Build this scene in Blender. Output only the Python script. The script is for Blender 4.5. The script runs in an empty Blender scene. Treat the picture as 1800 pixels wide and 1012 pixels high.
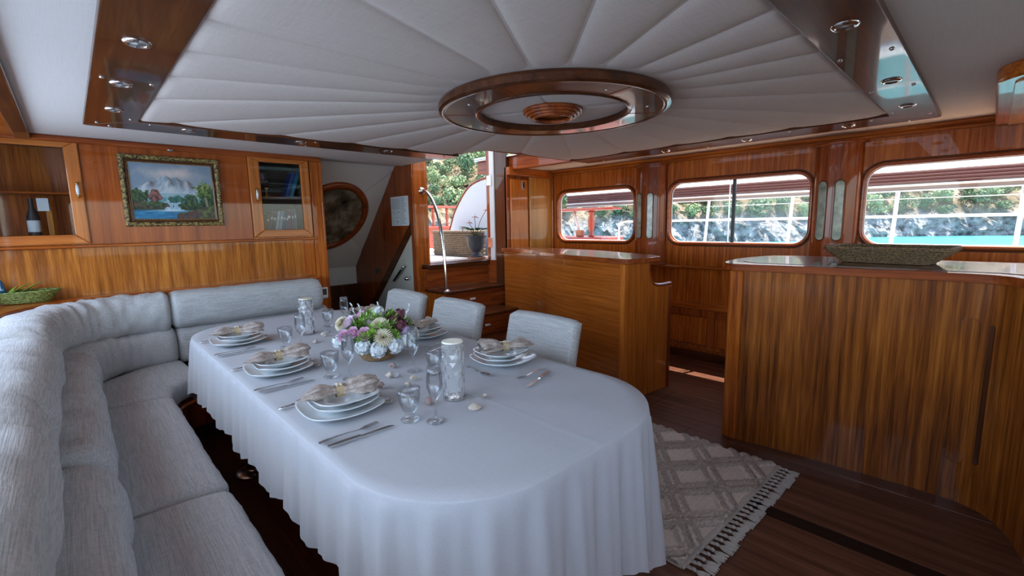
import bpy, bmesh, math, random
from mathutils import Vector, Matrix, noise
random.seed(7)
PI = math.pi
SC = bpy.context.scene
COL = SC.collection

# ---------------------------------------------------------------- camera
def make_camera():
    yaw, pitch, roll = (math.radians(a) for a in (43.745, 8.004, -1.09))
    f = Vector((math.sin(yaw)*math.cos(pitch), math.cos(yaw)*math.cos(pitch), -math.sin(pitch)))
    r = f.cross(Vector((0, 0, 1))).normalized()
    u = r.cross(f)
    r2 = r*math.cos(roll) + u*math.sin(roll)
    u2 = -r*math.sin(roll) + u*math.cos(roll)
    cd = bpy.data.cameras.new('camera')
    cd.sensor_width = 36
    cd.lens = 804.2/1800*36
    cd.clip_start = 0.02
    cd.clip_end = 500
    co = bpy.data.objects.new('camera', cd)
    COL.objects.link(co)
    m = Matrix((r2, u2, -f)).transposed().to_4x4()
    m.translation = (0, 0, 1.45)
    co.matrix_world = m
    SC.camera = co
make_camera()

# ---------------------------------------------------------------- world, sun, daylight, exposure
w = bpy.data.worlds.new('world')
SC.world = w
w.use_nodes = True
nt = w.node_tree
bg = nt.nodes['Background']
sky = nt.nodes.new('ShaderNodeTexSky')
sky.sky_type = 'NISHITA'
sky.sun_disc = False
sky.sun_elevation = math.radians(60)
sky.sun_rotation = math.radians(80)
nt.links.new(sky.outputs[0], bg.inputs[0])
bg.inputs[1].default_value = 0.6

def light(name, kind, energy, color, loc, direction, **kw):
    ld = bpy.data.lights.new(name, kind)
    ld.energy = energy
    ld.color = color
    for k, v in kw.items():
        setattr(ld, k, v)
    o = bpy.data.objects.new(name, ld)
    COL.objects.link(o)
    o.location = loc
    o.rotation_euler = Vector(direction).to_track_quat('-Z', 'Y').to_euler()
    return o
SUN_DIR = Vector((-0.32, 0.10, -1.0))
light('sun', 'SUN', 14, (1, .95, .86), (6, 0, 9), SUN_DIR, angle=math.radians(.6))
# daylight entering through the port and forward windows (outside the panes)
PORT_WIN = [(-1.6, .2), (.4, 2.2), (2.4, 4.2)]
for k, (ya, yb_) in enumerate(PORT_WIN):
    light('daylight_port_window', 'AREA', (9, 22, 26)[k], (.54, .74, 1), (-.72, (ya+yb_)/2, 1.54), (1, 0, .12), shape='RECTANGLE', size=yb_-ya, size_y=.9)
light('daylight_forward_windows', 'AREA', 8, (.86, .91, 1), (2.15, -2.0, 1.5), (0, 1, .12), shape='RECTANGLE', size=4.2, size_y=.95)
SC.view_settings.view_transform = 'Standard'
SC.view_settings.look = 'None'
SC.view_settings.exposure = 0.2
SC.view_settings.gamma = 1
SC.view_settings.use_curve_mapping = False

# ---------------------------------------------------------------- materials
M = {}
def mat(name, color=(.8, .8, .8), rough=.5, metal=0, coat=0, spec=.5, **kw):
    m = bpy.data.materials.new(name)
    m.use_nodes = True
    b = m.node_tree.nodes['Principled BSDF']
    b.inputs['Base Color'].default_value = (*color, 1)
    b.inputs['Roughness'].default_value = rough
    b.inputs['Metallic'].default_value = metal
    b.inputs['Coat Weight'].default_value = coat
    b.inputs['Coat Roughness'].default_value = .04
    b.inputs['Specular IOR Level'].default_value = spec
    for k, v in kw.items():
        b.inputs[k].default_value = v
    M[name] = m
    return m
def nodes(m):
    t = m.node_tree
    return t, t.nodes['Principled BSDF'], (lambda ty: t.nodes.new(ty)), t.links.new
def ramp(n, stops):
    r = n('ShaderNodeValToRGB')
    el = r.color_ramp.elements
    el[0].position, el[0].color = stops[0][0], (*stops[0][1], 1)
    el[1].position, el[1].color = stops[-1][0], (*stops[-1][1], 1)
    for p, c in stops[1:-1]:
        e = el.new(p)
        e.color = (*c, 1)
    return r
def tex(m, scale, nscale=1, detail=4, ty='ShaderNodeTexNoise', rough=.55):
    t, b, n, l = nodes(m)
    tc = n('ShaderNodeTexCoord')
    mp = n('ShaderNodeMapping')
    mp.inputs['Scale'].default_value = scale
    l(tc.outputs['Object'], mp.inputs[0])
    no = n(ty)
    no.inputs['Scale'].default_value = nscale
    if 'Detail' in no.inputs:
        no.inputs['Detail'].default_value = detail
        no.inputs['Roughness'].default_value = rough
    l(mp.outputs[0], no.inputs['Vector'])
    return no
def bump(m, src, strength, dist=.002):
    t, b, n, l = nodes(m)
    bp = n('ShaderNodeBump')
    bp.inputs['Strength'].default_value = strength
    bp.inputs['Distance'].default_value = dist
    l(src, bp.inputs['Height'])
    l(bp.outputs[0], b.inputs['Normal'])
def wood(name, dark, mid, lite, axis='z', k=26, rough=.3, coat=.75, along=.035):
    m = mat(name, mid, rough, coat=coat*.65, spec=.12)
    t, b, n, l = nodes(m)
    def sc(kk):
        s = [kk, kk, kk]
        if axis == 'h': s[0] = s[1] = kk*along
        else: s['xyz'.index(axis)] = kk*along
        return s
    a = tex(m, sc(k), 1, 3)
    c = tex(m, sc(k*5), 1, 4)
    d = tex(m, (1.3, 1.3, 1.3), 1, 2)
    mx = n('ShaderNodeMix'); mx.data_type = 'FLOAT'
    mx.inputs[0].default_value = .38
    l(a.outputs[0], mx.inputs[2]); l(c.outputs[0], mx.inputs[3])
    m2 = n('ShaderNodeMix'); m2.data_type = 'FLOAT'
    m2.inputs[0].default_value = .22
    l(mx.outputs[0], m2.inputs[2]); l(d.outputs[0], m2.inputs[3])
    r = ramp(n, [(.36, dark), (.5, mid), (.64, lite)])
    l(m2.outputs[0], r.inputs[0])
    l(r.outputs[0], b.inputs['Base Color'])
    return m
DK, MD, LT = (.17, .032, .004), (.37, .083, .0095), (.57, .168, .024)
for ax in 'xyz':
    wood('wood_'+ax, DK, MD, LT, ax, k=48)
    wood('dark_wood_'+ax, (.035, .010, .0038), (.075, .021, .0065), (.125, .037, .011), ax)
    wood('red_wood_'+ax, (.13, .022, .005), (.26, .052, .010), (.40, .096, .018), ax)
wood('aft_wood', (.17, .045, .007), (.40, .125, .018), (.62, .235, .04), 'z', k=32, along=.045)
wood('aft_wood_upper', (.17, .03, .004), (.31, .063, .008), (.44, .108, .015), 'z', k=20)
wood('door_wood_z', (.3000, .0825, .0150), (.4650, .1380, .0270), (.6300, .2025, .0420), 'z', k=40)
wood('door_wood_x', (.3000, .0825, .0150), (.4650, .1380, .0270), (.6300, .2025, .0420), 'x', k=40)
wood('counter_wood', (.075, .0175, .0035), (.26, .068, .0095), (.48, .152, .022), 'z', k=36, along=.03)
wood('counter_wood_y', (.22, .048, .006), (.37, .092, .011), (.49, .135, .018), 'h', k=70, along=.02)
wood('end_wood', (.30, .072, .009), (.48, .125, .016), (.64, .19, .028), 'z', k=60)
wood('honey_wood', (.30, .105, .018), (.46, .175, .034), (.58, .25, .055), 'z', k=40)  # pale wood; on the closet panel it stands in for window sun
wood('floor_wood', (.060, .022, .012), (.125, .048, .027), (.20, .084, .050), 'y', k=22, rough=.42, coat=.5)
wood('floor_inlay', (.010, .006, .004), (.016, .008, .005), (.024, .011, .007), 'y', k=22, rough=.4, coat=.2)
mat('carpet_dark', (.016, .009, .008), .9)

def fabric(name, color, dark, k=150, bs=.35, wa=.38, wd=.38):
    m = mat(name, color, .92, spec=.15)
    t, b, n, l = nodes(m)
    a = tex(m, (k, 6, k*.5), 1, 2)
    c = tex(m, (k*.35, k*.35, k*.35), 1, 2)
    d = tex(m, (6, k, k*.5), 1, 2)
    sa = n('ShaderNodeMath'); sa.operation = 'MULTIPLY'
    l(a.outputs[0], sa.inputs[0]); sa.inputs[1].default_value = wa
    s2 = n('ShaderNodeMath'); s2.operation = 'MULTIPLY_ADD'
    l(d.outputs[0], s2.inputs[0]); s2.inputs[1].default_value = wd
    sb_ = n('ShaderNodeMath'); sb_.operation = 'ADD'
    l(sa.outputs[0], sb_.inputs[0])
    s3 = n('ShaderNodeMath'); s3.operation = 'MULTIPLY'
    l(c.outputs[0], s3.inputs[0]); s3.inputs[1].default_value = .24
    l(s3.outputs[0], sb_.inputs[1])
    l(sb_.outputs[0], s2.inputs[2])
    r = ramp(n, [(.40, dark), (.58, color)])
    l(s2.outputs[0], r.inputs[0])
    l(r.outputs[0], b.inputs['Base Color'])
    bump(m, s2.outputs[0], bs, .004)
    return m
fabric('sofa_fabric', (.50, .488, .48), (.37, .365, .363), 260, .5, .60, .16)
fabric('sofa_fabric_x', (.50, .488, .48), (.37, .365, .363), 260, .5, .16, .60)
fabric('chair_fabric', (.56, .53, .50), (.36, .345, .335), 420, .5)
fabric('cloth', (.55, .55, .57), (.515, .515, .535), 500, .06)
fabric('ceiling_fabric', (.70, .60, .535), (.63, .54, .48), 300, .12)
fabric('ceiling_white', (.72, .655, .61), (.67, .61, .565), 300, .08)
fabric('napkin', (.50, .405, .345), (.27, .21, .18), 300, .5)
M['napkin'].node_tree.nodes['Principled BSDF'].inputs['Roughness'].default_value = .5
M['napkin'].node_tree.nodes['Principled BSDF'].inputs['Specular IOR Level'].default_value = .6
fabric('rug_fabric', (.74, .64, .56), (.55, .47, .41), 300, .9)
fabric('rug_pile', (.54, .46, .40), (.30, .25, .215), 300, 1)
fabric('fringe_yarn', (.55, .50, .45), (.42, .38, .34), 400, .6)
mat('chrome', (.75, .74, .72), .12, 1)
mat('steel', (.62, .62, .63), .2, 1)
mat('dark_metal', (.10, .10, .10), .25, 1)
mat('brass', (.55, .38, .14), .3, 1)
mat('white_plastic', (.72, .72, .72), .4)
mat('porcelain', (.74, .76, .76), .12, coat=.3)
mat('white_paint', (.70, .72, .73), .35)
mat('lens', (.55, .53, .48), .15)
mat('dark_grey', (.035, .037, .042), .5)
mat('urn_grey', (.045, .055, .07), .55)
mat('black', (.012, .012, .013), .4)
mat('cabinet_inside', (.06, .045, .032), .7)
mat('cream_panel', (.50, .46, .38), .8)
mat('paper', (.72, .74, .76), .8)
mat('ink', (.10, .11, .13), .8)
mat('leaf', (.13, .24, .035), .5)
mat('leaf_bright', (.22, .38, .05), .5)
mat('leaf_dark', (.03, .085, .018), .4)
mat('anthurium_red', (.55, .03, .04), .3)
mat('stem', (.10, .16, .05), .6)
mat('petal_pink', (.72, .42, .56), .6)
mat('petal_pale', (.74, .58, .68), .6)
mat('petal_cream', (.78, .68, .50), .65)
mat('petal_white', (.78, .80, .80), .6)
mat('petal_plum', (.13, .035, .045), .7)
mat('petal_lilac', (.36, .27, .42), .7)
mat('shell_pale', (.62, .52, .42), .45)
mat('shell_pink', (.36, .245, .215), .45)
mat('straw', (.50, .37, .20), .8)
mat('awning_brown', (.10, .045, .045), .8)
mat('awning_edge', (.20, .17, .14), .8)
mat('red_rail', (.36, .055, .03), .35, coat=.4)
mat('deck_beige', (.50, .43, .36), .7)
mat('teak_deck', (.66, .50, .34), .7)
mat('terracotta', (.42, .17, .09), .7)
mat('marble', (.30, .33, .27), .1, coat=.6)
mat('silver_foil', (.7, .7, .7), .25, 1)
def textured(name, stops, scale, detail=5, rough=.7, bs=0, ty='ShaderNodeTexNoise'):
    m = mat(name, stops[0][1], rough)
    t, b, n, l = nodes(m)
    a = tex(m, scale, 1, detail, ty)
    r = ramp(n, stops)
    l(a.outputs[0], r.inputs[0])
    l(r.outputs[0], b.inputs['Base Color'])
    if bs:
        bump(m, a.outputs[0], bs, .01)
    return m
textured('marble', [(.3, (.16, .18, .13)), (.7, (.46, .48, .40))], (14, 14, 14), 6, .12)
textured('wicker', [(.35, (.055, .03, .014)), (.65, (.27, .165, .075))], (90, 90, 160), 2, .7, .6)
textured('wicker_light', [(.35, (.16, .08, .03)), (.65, (.48, .29, .12))], (120, 120, 200), 2, .7, .6)
textured('wicker_grey', [(.35, (.07, .05, .03)), (.65, (.26, .20, .12))], (60, 60, 110), 2, .7, .6)
textured('gold_frame', [(.42, (.020, .013, .004)), (.62, (.42, .29, .09))], (70, 70, 70), 5, .35, .6)
textured('painted_mirror_view', [(.3, (.02, .016, .012)), (.52, (.17, .125, .08)), (.72, (.42, .36, .28))], (7, 7, 5), 7, .25)  # brown mottle stands in for the reflection in the oval mirror
textured('seagrass_green', [(.35, (.06, .09, .015)), (.65, (.30, .34, .09))], (80, 80, 80), 3, .6, .5)
textured('sea', [(.3, (.012, .15, .165)), (.7, (.03, .25, .26))], (.5, .5, .5), 5, .35)
textured('foliage', [(.3, (.09, .145, .07)), (.7, (.24, .31, .155))], (.35, .35, .35), 3, .8)
textured('foliage_light', [(.3, (.20, .27, .12)), (.7, (.40, .46, .24))], (.35, .35, .35), 3, .8)
def hill_material():
    m = mat('hillside', (.3, .25, .2), .95, spec=.1)
    t, b, n, l = nodes(m)
    a = tex(m, (1.1, 1.1, 1.5), 1, 9, rough=.75)
    rock = ramp(n, [(.37, (.05, .047, .045)), (.46, (.26, .255, .255)), (.57, (.52, .51, .51))])
    l(a.outputs[0], rock.inputs[0])
    c = tex(m, (.33, .33, .33), 1, 8, rough=.7)
    soil = ramp(n, [(.38, (.09, .09, .045)), (.5, (.26, .20, .12)), (.62, (.52, .40, .29))])
    l(c.outputs[0], soil.inputs[0])
    tc = n('ShaderNodeTexCoord')
    sep = n('ShaderNodeSeparateXYZ')
    l(tc.outputs['Object'], sep.inputs[0])
    ma = n('ShaderNodeMath'); ma.operation = 'MULTIPLY_ADD'
    l(c.outputs[0], ma.inputs[0]); ma.inputs[1].default_value = 3.5; l(sep.outputs[2], ma.inputs[2])
    mr = n('ShaderNodeMapRange')
    mr.inputs[1].default_value = 2.6; mr.inputs[2].default_value = 4.2
    l(ma.outputs[0], mr.inputs[0])
    mx = n('ShaderNodeMix'); mx.data_type = 'RGBA'
    l(mr.outputs[0], mx.inputs[0]); l(rock.outputs[0], mx.inputs[6]); l(soil.outputs[0], mx.inputs[7])
    l(mx.outputs[2], b.inputs['Base Color'])
    bump(m, a.outputs[0], 1, .5)
hill_material()
def glass_material(name, tint=(1, 1, 1), base=.03, power=.55):
    m = bpy.data.materials.new(name)
    m.use_nodes = True
    t = m.node_tree
    t.nodes.clear()
    out = t.nodes.new('ShaderNodeOutputMaterial')
    tr = t.nodes.new('ShaderNodeBsdfTransparent'); tr.inputs[0].default_value = (*tint, 1)
    gl = t.nodes.new('ShaderNodeBsdfGlossy'); gl.inputs['Roughness'].default_value = .02
    lw = t.nodes.new('ShaderNodeLayerWeight'); lw.inputs[0].default_value = .35
    mr = t.nodes.new('ShaderNodeMapRange'); mr.inputs[3].default_value = base; mr.inputs[4].default_value = power
    mx = t.nodes.new('ShaderNodeMixShader')
    L = t.links.new
    L(lw.outputs['Fresnel'], mr.inputs[0]); L(mr.outputs[0], mx.inputs[0]); L(tr.outputs[0], mx.inputs[1]); L(gl.outputs[0], mx.inputs[2])
    L(mx.outputs[0], out.inputs[0])
    M[name] = m
glass_material('window_glass', (.985, .99, .99), .004, .16)
glass_material('cabinet_glass', (.86, .88, .89), .010, .28)
glass_material('drinking_glass', (.985, .99, .995), .03, .6)
def crystal_material():
    m = mat('crystal', (1, 1, 1), .02)
    b = m.node_tree.nodes['Principled BSDF']
    b.inputs['Transmission Weight'].default_value = .9
    b.inputs['IOR'].default_value = 1.45
crystal_material()
def canvas_material():
    m = bpy.data.materials.new('awning_canvas')
    m.use_nodes = True
    t = m.node_tree; t.nodes.clear()
    out = t.nodes.new('ShaderNodeOutputMaterial')
    d = t.nodes.new('ShaderNodeBsdfDiffuse'); d.inputs[0].default_value = (.8, .8, .8, 1)
    tl = t.nodes.new('ShaderNodeBsdfTranslucent'); tl.inputs[0].default_value = (.8, .8, .8, 1)
    mx = t.nodes.new('ShaderNodeMixShader'); mx.inputs[0].default_value = .6
    t.links.new(d.outputs[0], mx.inputs[1]); t.links.new(tl.outputs[0], mx.inputs[2]); t.links.new(mx.outputs[0], out.inputs[0])
    M['awning_canvas'] = m
canvas_material()
def vcol_material(name, rough=.6):
    m = mat(name, (.5, .5, .5), rough)
    t, b, n, l = nodes(m)
    a = n('ShaderNodeVertexColor'); a.layer_name = 'print'
    l(a.outputs[0], b.inputs['Base Color'])
vcol_material('painted_canvas', .45)

# ---------------------------------------------------------------- mesh helpers
class MB:
    def __init__(s):
        s.v = []; s.f = []
    def add(s, vs, fs):
        o = len(s.v)
        s.v += [tuple(p) for p in vs]
        s.f += [tuple(i+o for i in f) for f in fs]
        return s
    def box(s, x0, x1, y0, y1, z0, z1):
        return s.add([(x0, y0, z0), (x1, y0, z0), (x1, y1, z0), (x0, y1, z0), (x0, y0, z1), (x1, y0, z1), (x1, y1, z1), (x0, y1, z1)],
                     [(0, 3, 2, 1), (4, 5, 6, 7), (0, 1, 5, 4), (1, 2, 6, 5), (2, 3, 7, 6), (3, 0, 4, 7)])
    def prism(s, poly, a, b, axis='z'):
        """closed polygon extruded from a to b along axis; polygon coords are the other two axes in xyz order"""
        def P(p, h):
            if axis == 'z': return (p[0], p[1], h)
            if axis == 'y': return (p[0], h, p[1])
            return (h, p[0], p[1])
        n = len(poly)
        vs = [P(p, a) for p in poly]+[P(p, b) for p in poly]
        fs = [tuple(range(n))[::-1], tuple(range(n, 2*n))]+[(i, (i+1) % n, n+(i+1) % n, n+i) for i in range(n)]
        return s.add(vs, fs)
    def tube(s, pts, r, n=10, closed=False, caps=True):
        pts = [Vector(p) for p in pts]
        N = len(pts)
        rr = r if isinstance(r, (list, tuple)) else [r]*N
        vs = []; prev = None
        for i, p in enumerate(pts):
            if closed:
                t = pts[(i+1) % N]-pts[i-1]
            else:
                t = pts[min(i+1, N-1)]-pts[max(i-1, 0)]
            t.normalize()
            if prev is None:
                a = Vector((0, 0, 1)) if abs(t.z) < .9 else Vector((1, 0, 0))
                u = t.cross(a).normalized()
            else:
                u = (prev-t*prev.dot(t))
                if u.length < 1e-6: u = t.orthogonal()
                u.normalize()
            prev = u
            w_ = t.cross(u)
            for k in range(n):
                q = 2*PI*k/n
                vs.append(p+u*(math.cos(q)*rr[i])+w_*(math.sin(q)*rr[i]))
        fs = []
        for i in range(N if closed else N-1):
            j = (i+1) % N
            for k in range(n):
                k2 = (k+1) % n
                fs.append((i*n+k, i*n+k2, j*n+k2, j*n+k))
        if caps and not closed:
            fs.append(tuple(range(n))[::-1]); fs.append(tuple((N-1)*n+k for k in range(n)))
        return s.add(vs, fs)
    def lathe(s, prof, c=(0, 0, 0), n=24, sx=1, sy=1, rad=None):
        vs = []
        for (r, z) in prof:
            for k in range(n):
                q = 2*PI*k/n
                m = rad(q, z) if rad else 1
                vs.append((c[0]+r*m*math.cos(q)*sx, c[1]+r*m*math.sin(q)*sy, c[2]+z))
        fs = []
        for i in range(len(prof)-1):
            for k in range(n):
                k2 = (k+1) % n
                fs.append((i*n+k, i*n+k2, (i+1)*n+k2, (i+1)*n+k))
        if prof[0][0] > 1e-5: fs.append(tuple(range(n))[::-1])
        if prof[-1][0] > 1e-5: fs.append(tuple((len(prof)-1)*n+k for k in range(n)))
        return s.add(vs, fs)
    def openlathe(s, prof, c=(0, 0, 0), n=24):
        a = len(s.f)
        s.lathe(prof, c, n)
        s.f = [f for f in s.f[:a]]+[f for f in s.f[a:] if len(f) == 4]
        return s
    def grid(s, fn, nu, nv):
        vs = [fn(i/nu, j/nv) for i in range(nu+1) for j in range(nv+1)]
        fs = [(i*(nv+1)+j, (i+1)*(nv+1)+j, (i+1)*(nv+1)+j+1, i*(nv+1)+j+1) for i in range(nu) for j in range(nv)]
        return s.add(vs, fs)
    def sell(s, c, r, e=.3, nu=24, nv=14, rot=None, e2=None):
        """superellipsoid: a soft rounded block"""
        e2 = e if e2 is None else e2
        def sp(v, p): return math.copysign(abs(v)**p, v)
        vs = []
        for j in range(nv+1):
            ph = -PI/2+PI*j/nv
            for i in range(nu):
                th = 2*PI*i/nu
                p = Vector((r[0]*sp(math.cos(ph), e2)*sp(math.cos(th), e), r[1]*sp(math.cos(ph), e2)*sp(math.sin(th), e), r[2]*sp(math.sin(ph), e2)))
                if rot: p = rot @ p
                vs.append(p+Vector(c))
        fs = [(j*nu+i, j*nu+(i+1) % nu, (j+1)*nu+(i+1) % nu, (j+1)*nu+i) for j in range(nv) for i in range(nu)]
        return s.add(vs, fs)
    def build(s, name, m, parent=None, smooth=False, bevel=0, seg=2, weld=True):
        me = bpy.data.meshes.new(name)
        me.from_pydata(s.v, [], s.f)
        bm = bmesh.new(); bm.from_mesh(me)
        if weld: bmesh.ops.remove_doubles(bm, verts=bm.verts, dist=1e-5)
        bmesh.ops.recalc_face_normals(bm, faces=bm.faces)
        bm.to_mesh(me); bm.free()
        o = link(name, me, m, parent)
        finish(o, smooth, bevel, seg)
        return o
def link(name, me, m, parent=None):
    o = bpy.data.objects.new(name, me)
    if m: me.materials.append(M[m])
    COL.objects.link(o)
    if parent:
        o.parent = parent
        mp = Matrix.Identity(4); p = parent
        while p: 
            mp = p.matrix_basis @ mp if p.parent is None else p.matrix_parent_inverse @ p.matrix_basis @ mp
            p = p.parent
        o.matrix_parent_inverse = mp.inverted()
    return o
def finish(o, smooth, bevel, seg=2):
    if bevel:
        b = o.modifiers.new('bevel', 'BEVEL'); b.width = bevel; b.segments = seg; b.limit_method = 'ANGLE'; b.angle_limit = math.radians(40)
    if smooth:
        for p in o.data.polygons: p.use_smooth = True
        if smooth == 'auto':
            o.data.set_sharp_from_angle(angle=math.radians(38))
def tag(o, label=None, cat=None, group=None, kind=None):
    if label: o['label'] = label
    if cat: o['category'] = cat
    if group: o['group'] = group
    if kind: o['kind'] = kind
    return o
def thing(name, label, cat, loc=(0, 0, 0), group=None):
    e = bpy.data.objects.new(name, None)
    e.empty_display_size = .05
    COL.objects.link(e)
    e.location = loc
    e.matrix_basis = Matrix.Translation(loc)
    return tag(e, label, cat, group)
def struct(o, label=None):
    return tag(o, label, None, None, 'structure')
def copy_tree(o, loc, rotz=0, label=None, parent=None):
    c = o.copy(); COL.objects.link(c)
    if parent is None:
        c.parent = None
        c.matrix_basis = Matrix.Translation(loc) @ Matrix.Rotation(rotz, 4, 'Z')
        if label: c['label'] = label
    else:
        c.parent = parent
    for ch in o.children:
        copy_tree(ch, None, 0, None, c)
    return c
def B(name, m, dims, parent=None, bevel=.004, smooth=False):
    return MB().box(*dims).build(name, m, parent, smooth, bevel)
def arc(c, r, a0, a1, n=10, ry=None):
    ry = r if ry is None else ry
    return [(c[0]+r*math.cos(math.radians(a0+(a1-a0)*i/n)), c[1]+ry*math.sin(math.radians(a0+(a1-a0)*i/n))) for i in range(n+1)]
def rrect(x0, x1, y0, y1, r, n=8):
    return arc((x1-r, y1-r), r, 0, 90, n)+arc((x0+r, y1-r), r, 90, 180, n)+arc((x0+r, y0+r), r, 180, 270, n)+arc((x1-r, y0+r), r, 270, 360, n)
def holed(name, m, outer, holes, h0, h1, axis, parent=None, bevel=0):
    """flat slab with real openings, extruded from h0 to h1 along axis"""
    bm = bmesh.new()
    def P(p):
        return (p[0], p[1], h0) if axis == 'z' else ((p[0], h0, p[1]) if axis == 'y' else (h0, p[0], p[1]))
    ed = []
    for loop in [outer]+holes:
        vs = [bm.verts.new(P(p)) for p in loop]
        ed += [bm.edges.new((vs[i], vs[(i+1) % len(vs)])) for i in range(len(vs))]
    bmesh.ops.triangle_fill(bm, use_beauty=True, edges=ed)
    ex = bmesh.ops.extrude_face_region(bm, geom=bm.faces[:])
    d = {'z': (0, 0, h1-h0), 'y': (0, h1-h0, 0), 'x': (h1-h0, 0, 0)}[axis]
    bmesh.ops.translate(bm, vec=d, verts=[v for v in ex['geom'] if isinstance(v, bmesh.types.BMVert)])
    bmesh.ops.recalc_face_normals(bm, faces=bm.faces)
    me = bpy.data.meshes.new(name); bm.to_mesh(me); bm.free()
    o = link(name, me, m, parent)
    finish(o, False, bevel)
    return o
def resample(pts, step):
    pts = [Vector(p) for p in pts]
    L = [0]
    for a, b in zip(pts, pts[1:]): L.append(L[-1]+(b-a).length)
    n = max(4, int(L[-1]/step))
    out = []; j = 0
    for i in range(n+1):
        d = L[-1]*i/n
        while j < len(L)-2 and L[j+1] < d: j += 1
        t = (d-L[j])/max(1e-9, L[j+1]-L[j])
        out.append(pts[j].lerp(pts[j+1], min(1, t)))
    return out, L[-1]
def smoothpath(ctrl, n=12):
    """Catmull-Rom through control points"""
    P = [Vector(p) for p in ctrl]
    P = [P[0]*2-P[1]]+P+[P[-1]*2-P[-2]]
    out = []
    for i in range(1, len(P)-2):
        for k in range(n):
            t = k/n
            a, b, c, d = P[i-1:i+3]
            out.append(.5*((2*b)+(c-a)*t+(2*a-5*b+4*c-d)*t*t+(3*b-a-3*c+d)*t**3))
    out.append(P[-2])
    return out
def cushion(name, label, path, hu, hz, zc, ex=3.2, endr=.05, wr=.006, pinch=(), crease=None, mname='sofa_fabric', step=.022, group=None, sag=None, wscale=5):
    """soft upholstered cushion swept along a plan path, gathered ends, wrinkles as relief"""
    pts, L = resample([(p[0], p[1], 0) for p in path], step)
    hus = hu if isinstance(hu, tuple) else (hu, hu)
    K = 40; N = len(pts); vs = []; fs = []
    for i, p in enumerate(pts):
        t = (pts[min(i+1, N-1)]-pts[max(i-1, 0)]).normalized()
        nrm = Vector((t.y, -t.x, 0))
        d = L*i/(N-1); e = min(d, L-d)
        g = 1-math.sqrt(max(0, 1-(1-min(e/endr, 1))**2)) if e < endr else 0
        h_u = hus[0]+(hus[1]-hus[0])*d/L-endr*.9*g
        h_z = hz-endr*.8*g
        for (pp, dep) in pinch:
            q = dep*math.exp(-((d-pp)/.018)**2); h_u -= q; h_z -= q
        for k in range(K):
            a = 2*PI*k/K
            c, s_ = math.cos(a), math.sin(a)
            u = math.copysign(abs(c)**(2/ex), c)*h_u
            z = math.copysign(abs(s_)**(2/ex), s_)*h_z
            pos = p+nrm*u+Vector((0, 0, zc+z))
            if crease:
                z2 = crease[1]*math.exp(-((u-crease[0])/.012)**2)
                if z > 0: pos.z -= z2
            if sag and z > 0: pos.z -= sag*max(0, 1-(u/h_u)**2)
            q = pos*1.0
            w1 = noise.fractal(Vector((d*wscale*2.2, a*1.1, zc*9)), .9, 2.0, 3)
            w2 = noise.noise(Vector((q.x*4, q.y*4, q.z*6+5)))
            dir_ = (nrm*c+Vector((0, 0, s_)))
            pos += dir_*(wr*(w1*1.1+w2*.9))
            vs.append(pos)
    for i in range(N-1):
        for k in range(K):
            k2 = (k+1) % K
            fs.append((i*K+k, i*K+k2, (i+1)*K+k2, (i+1)*K+k))
    fs.append(tuple(range(K))[::-1]); fs.append(tuple((N-1)*K+k for k in range(K)))
    mb = MB().add(vs, fs)
    o = mb.build(name, mname, None, True)
    return tag(o, label, 'cushion', group)

# ---------------------------------------------------------------- dimensions
ZC = 2.115          # saloon ceiling
XW = 4.62           # starboard wall
YB = 4.57           # aft bulkhead
XP = -.62           # port wall
YF = -1.9           # forward wall

# ================================================================ STRUCTURE
# floor: wide dark boards
fl = struct(B('floor', 'floor_wood', (XP-.05, XW+.05, YF, 6.6, -.08, -.012), None, 0), 'dark varnished wooden cabin floor')
xs = [XP, .05, .72, 1.39, 2.06, 2.335, 2.425, 3.0, 3.6, 4.15, XW]
for i in range(len(xs)-1):
    inlay = i == 5
    y = YF; k = 0
    cuts = [YF, 4.55] if inlay else [YF, -.5+.37*(i % 3), 1.35+.41*(i % 2), 2.9+.3*(i % 3), 4.55]
    for a, b in zip(cuts, cuts[1:]):
        B('plank', 'floor_inlay' if inlay else 'floor_wood', (xs[i]+.0015, xs[i+1]-.0015, a+.0015, b-.0015, -.012, 0), fl, .0012)

# ceiling slab with the open companionway hatch
ce = struct(holed('ceiling', 'ceiling_white', [(XP-.05, YF), (XW+.05, YF), (XW+.05, YB+.1), (3.9, YB+.1), (3.9, 3.16), (2.78, 3.16), (2.78, YB+.1), (XP-.05, YB+.1)],
            [], ZC, ZC+.07, 'z'), 'off-white fabric cabin ceiling')
# side overhead: port soffit and trim
B('soffit_panel', 'wood_y', (XP, -.19, YF, YB, 2.09, ZC), ce, .002)
B('soffit_edge', 'dark_wood_y', (-.19, -.115, YF, YB, 2.075, ZC), ce, .006)

# wooden border strips around the ceiling panel
ZS = 2.086
def strip(name, poly, m):
    return struct(MB().prism(poly, ZS, ZC).build(name, m, None, False, .006), None)
tr1 = strip('trim_1', [(.132, -1.2), (.369, -1.2), (.369, 3.55), (.132, 3.84)], 'dark_wood_y')
tr2 = strip('trim_2', [(.134, 3.842), (.371, 3.552), (2.74, 3.552), (2.74, 3.842)], 'dark_wood_x')
tr3 = strip('trim_3', [(3.878, .522), (4.2, .296), (4.2, 3.13), (3.878, 3.13)], 'dark_wood_y')
tr4 = strip('trim_4', [(.371, .292), (4.198, .292), (3.876, .520), (.371, .52)], 'dark_wood_x')
tr1['label'] = 'dark wooden border strip on the ceiling above the sofa'
tr2['label'] = 'dark wooden ceiling border strip above the painting wall'
tr3['label'] = 'long dark wooden ceiling border strip along the windows'
tr4['label'] = 'dark glossy wooden ceiling border strip on the right'
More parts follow.
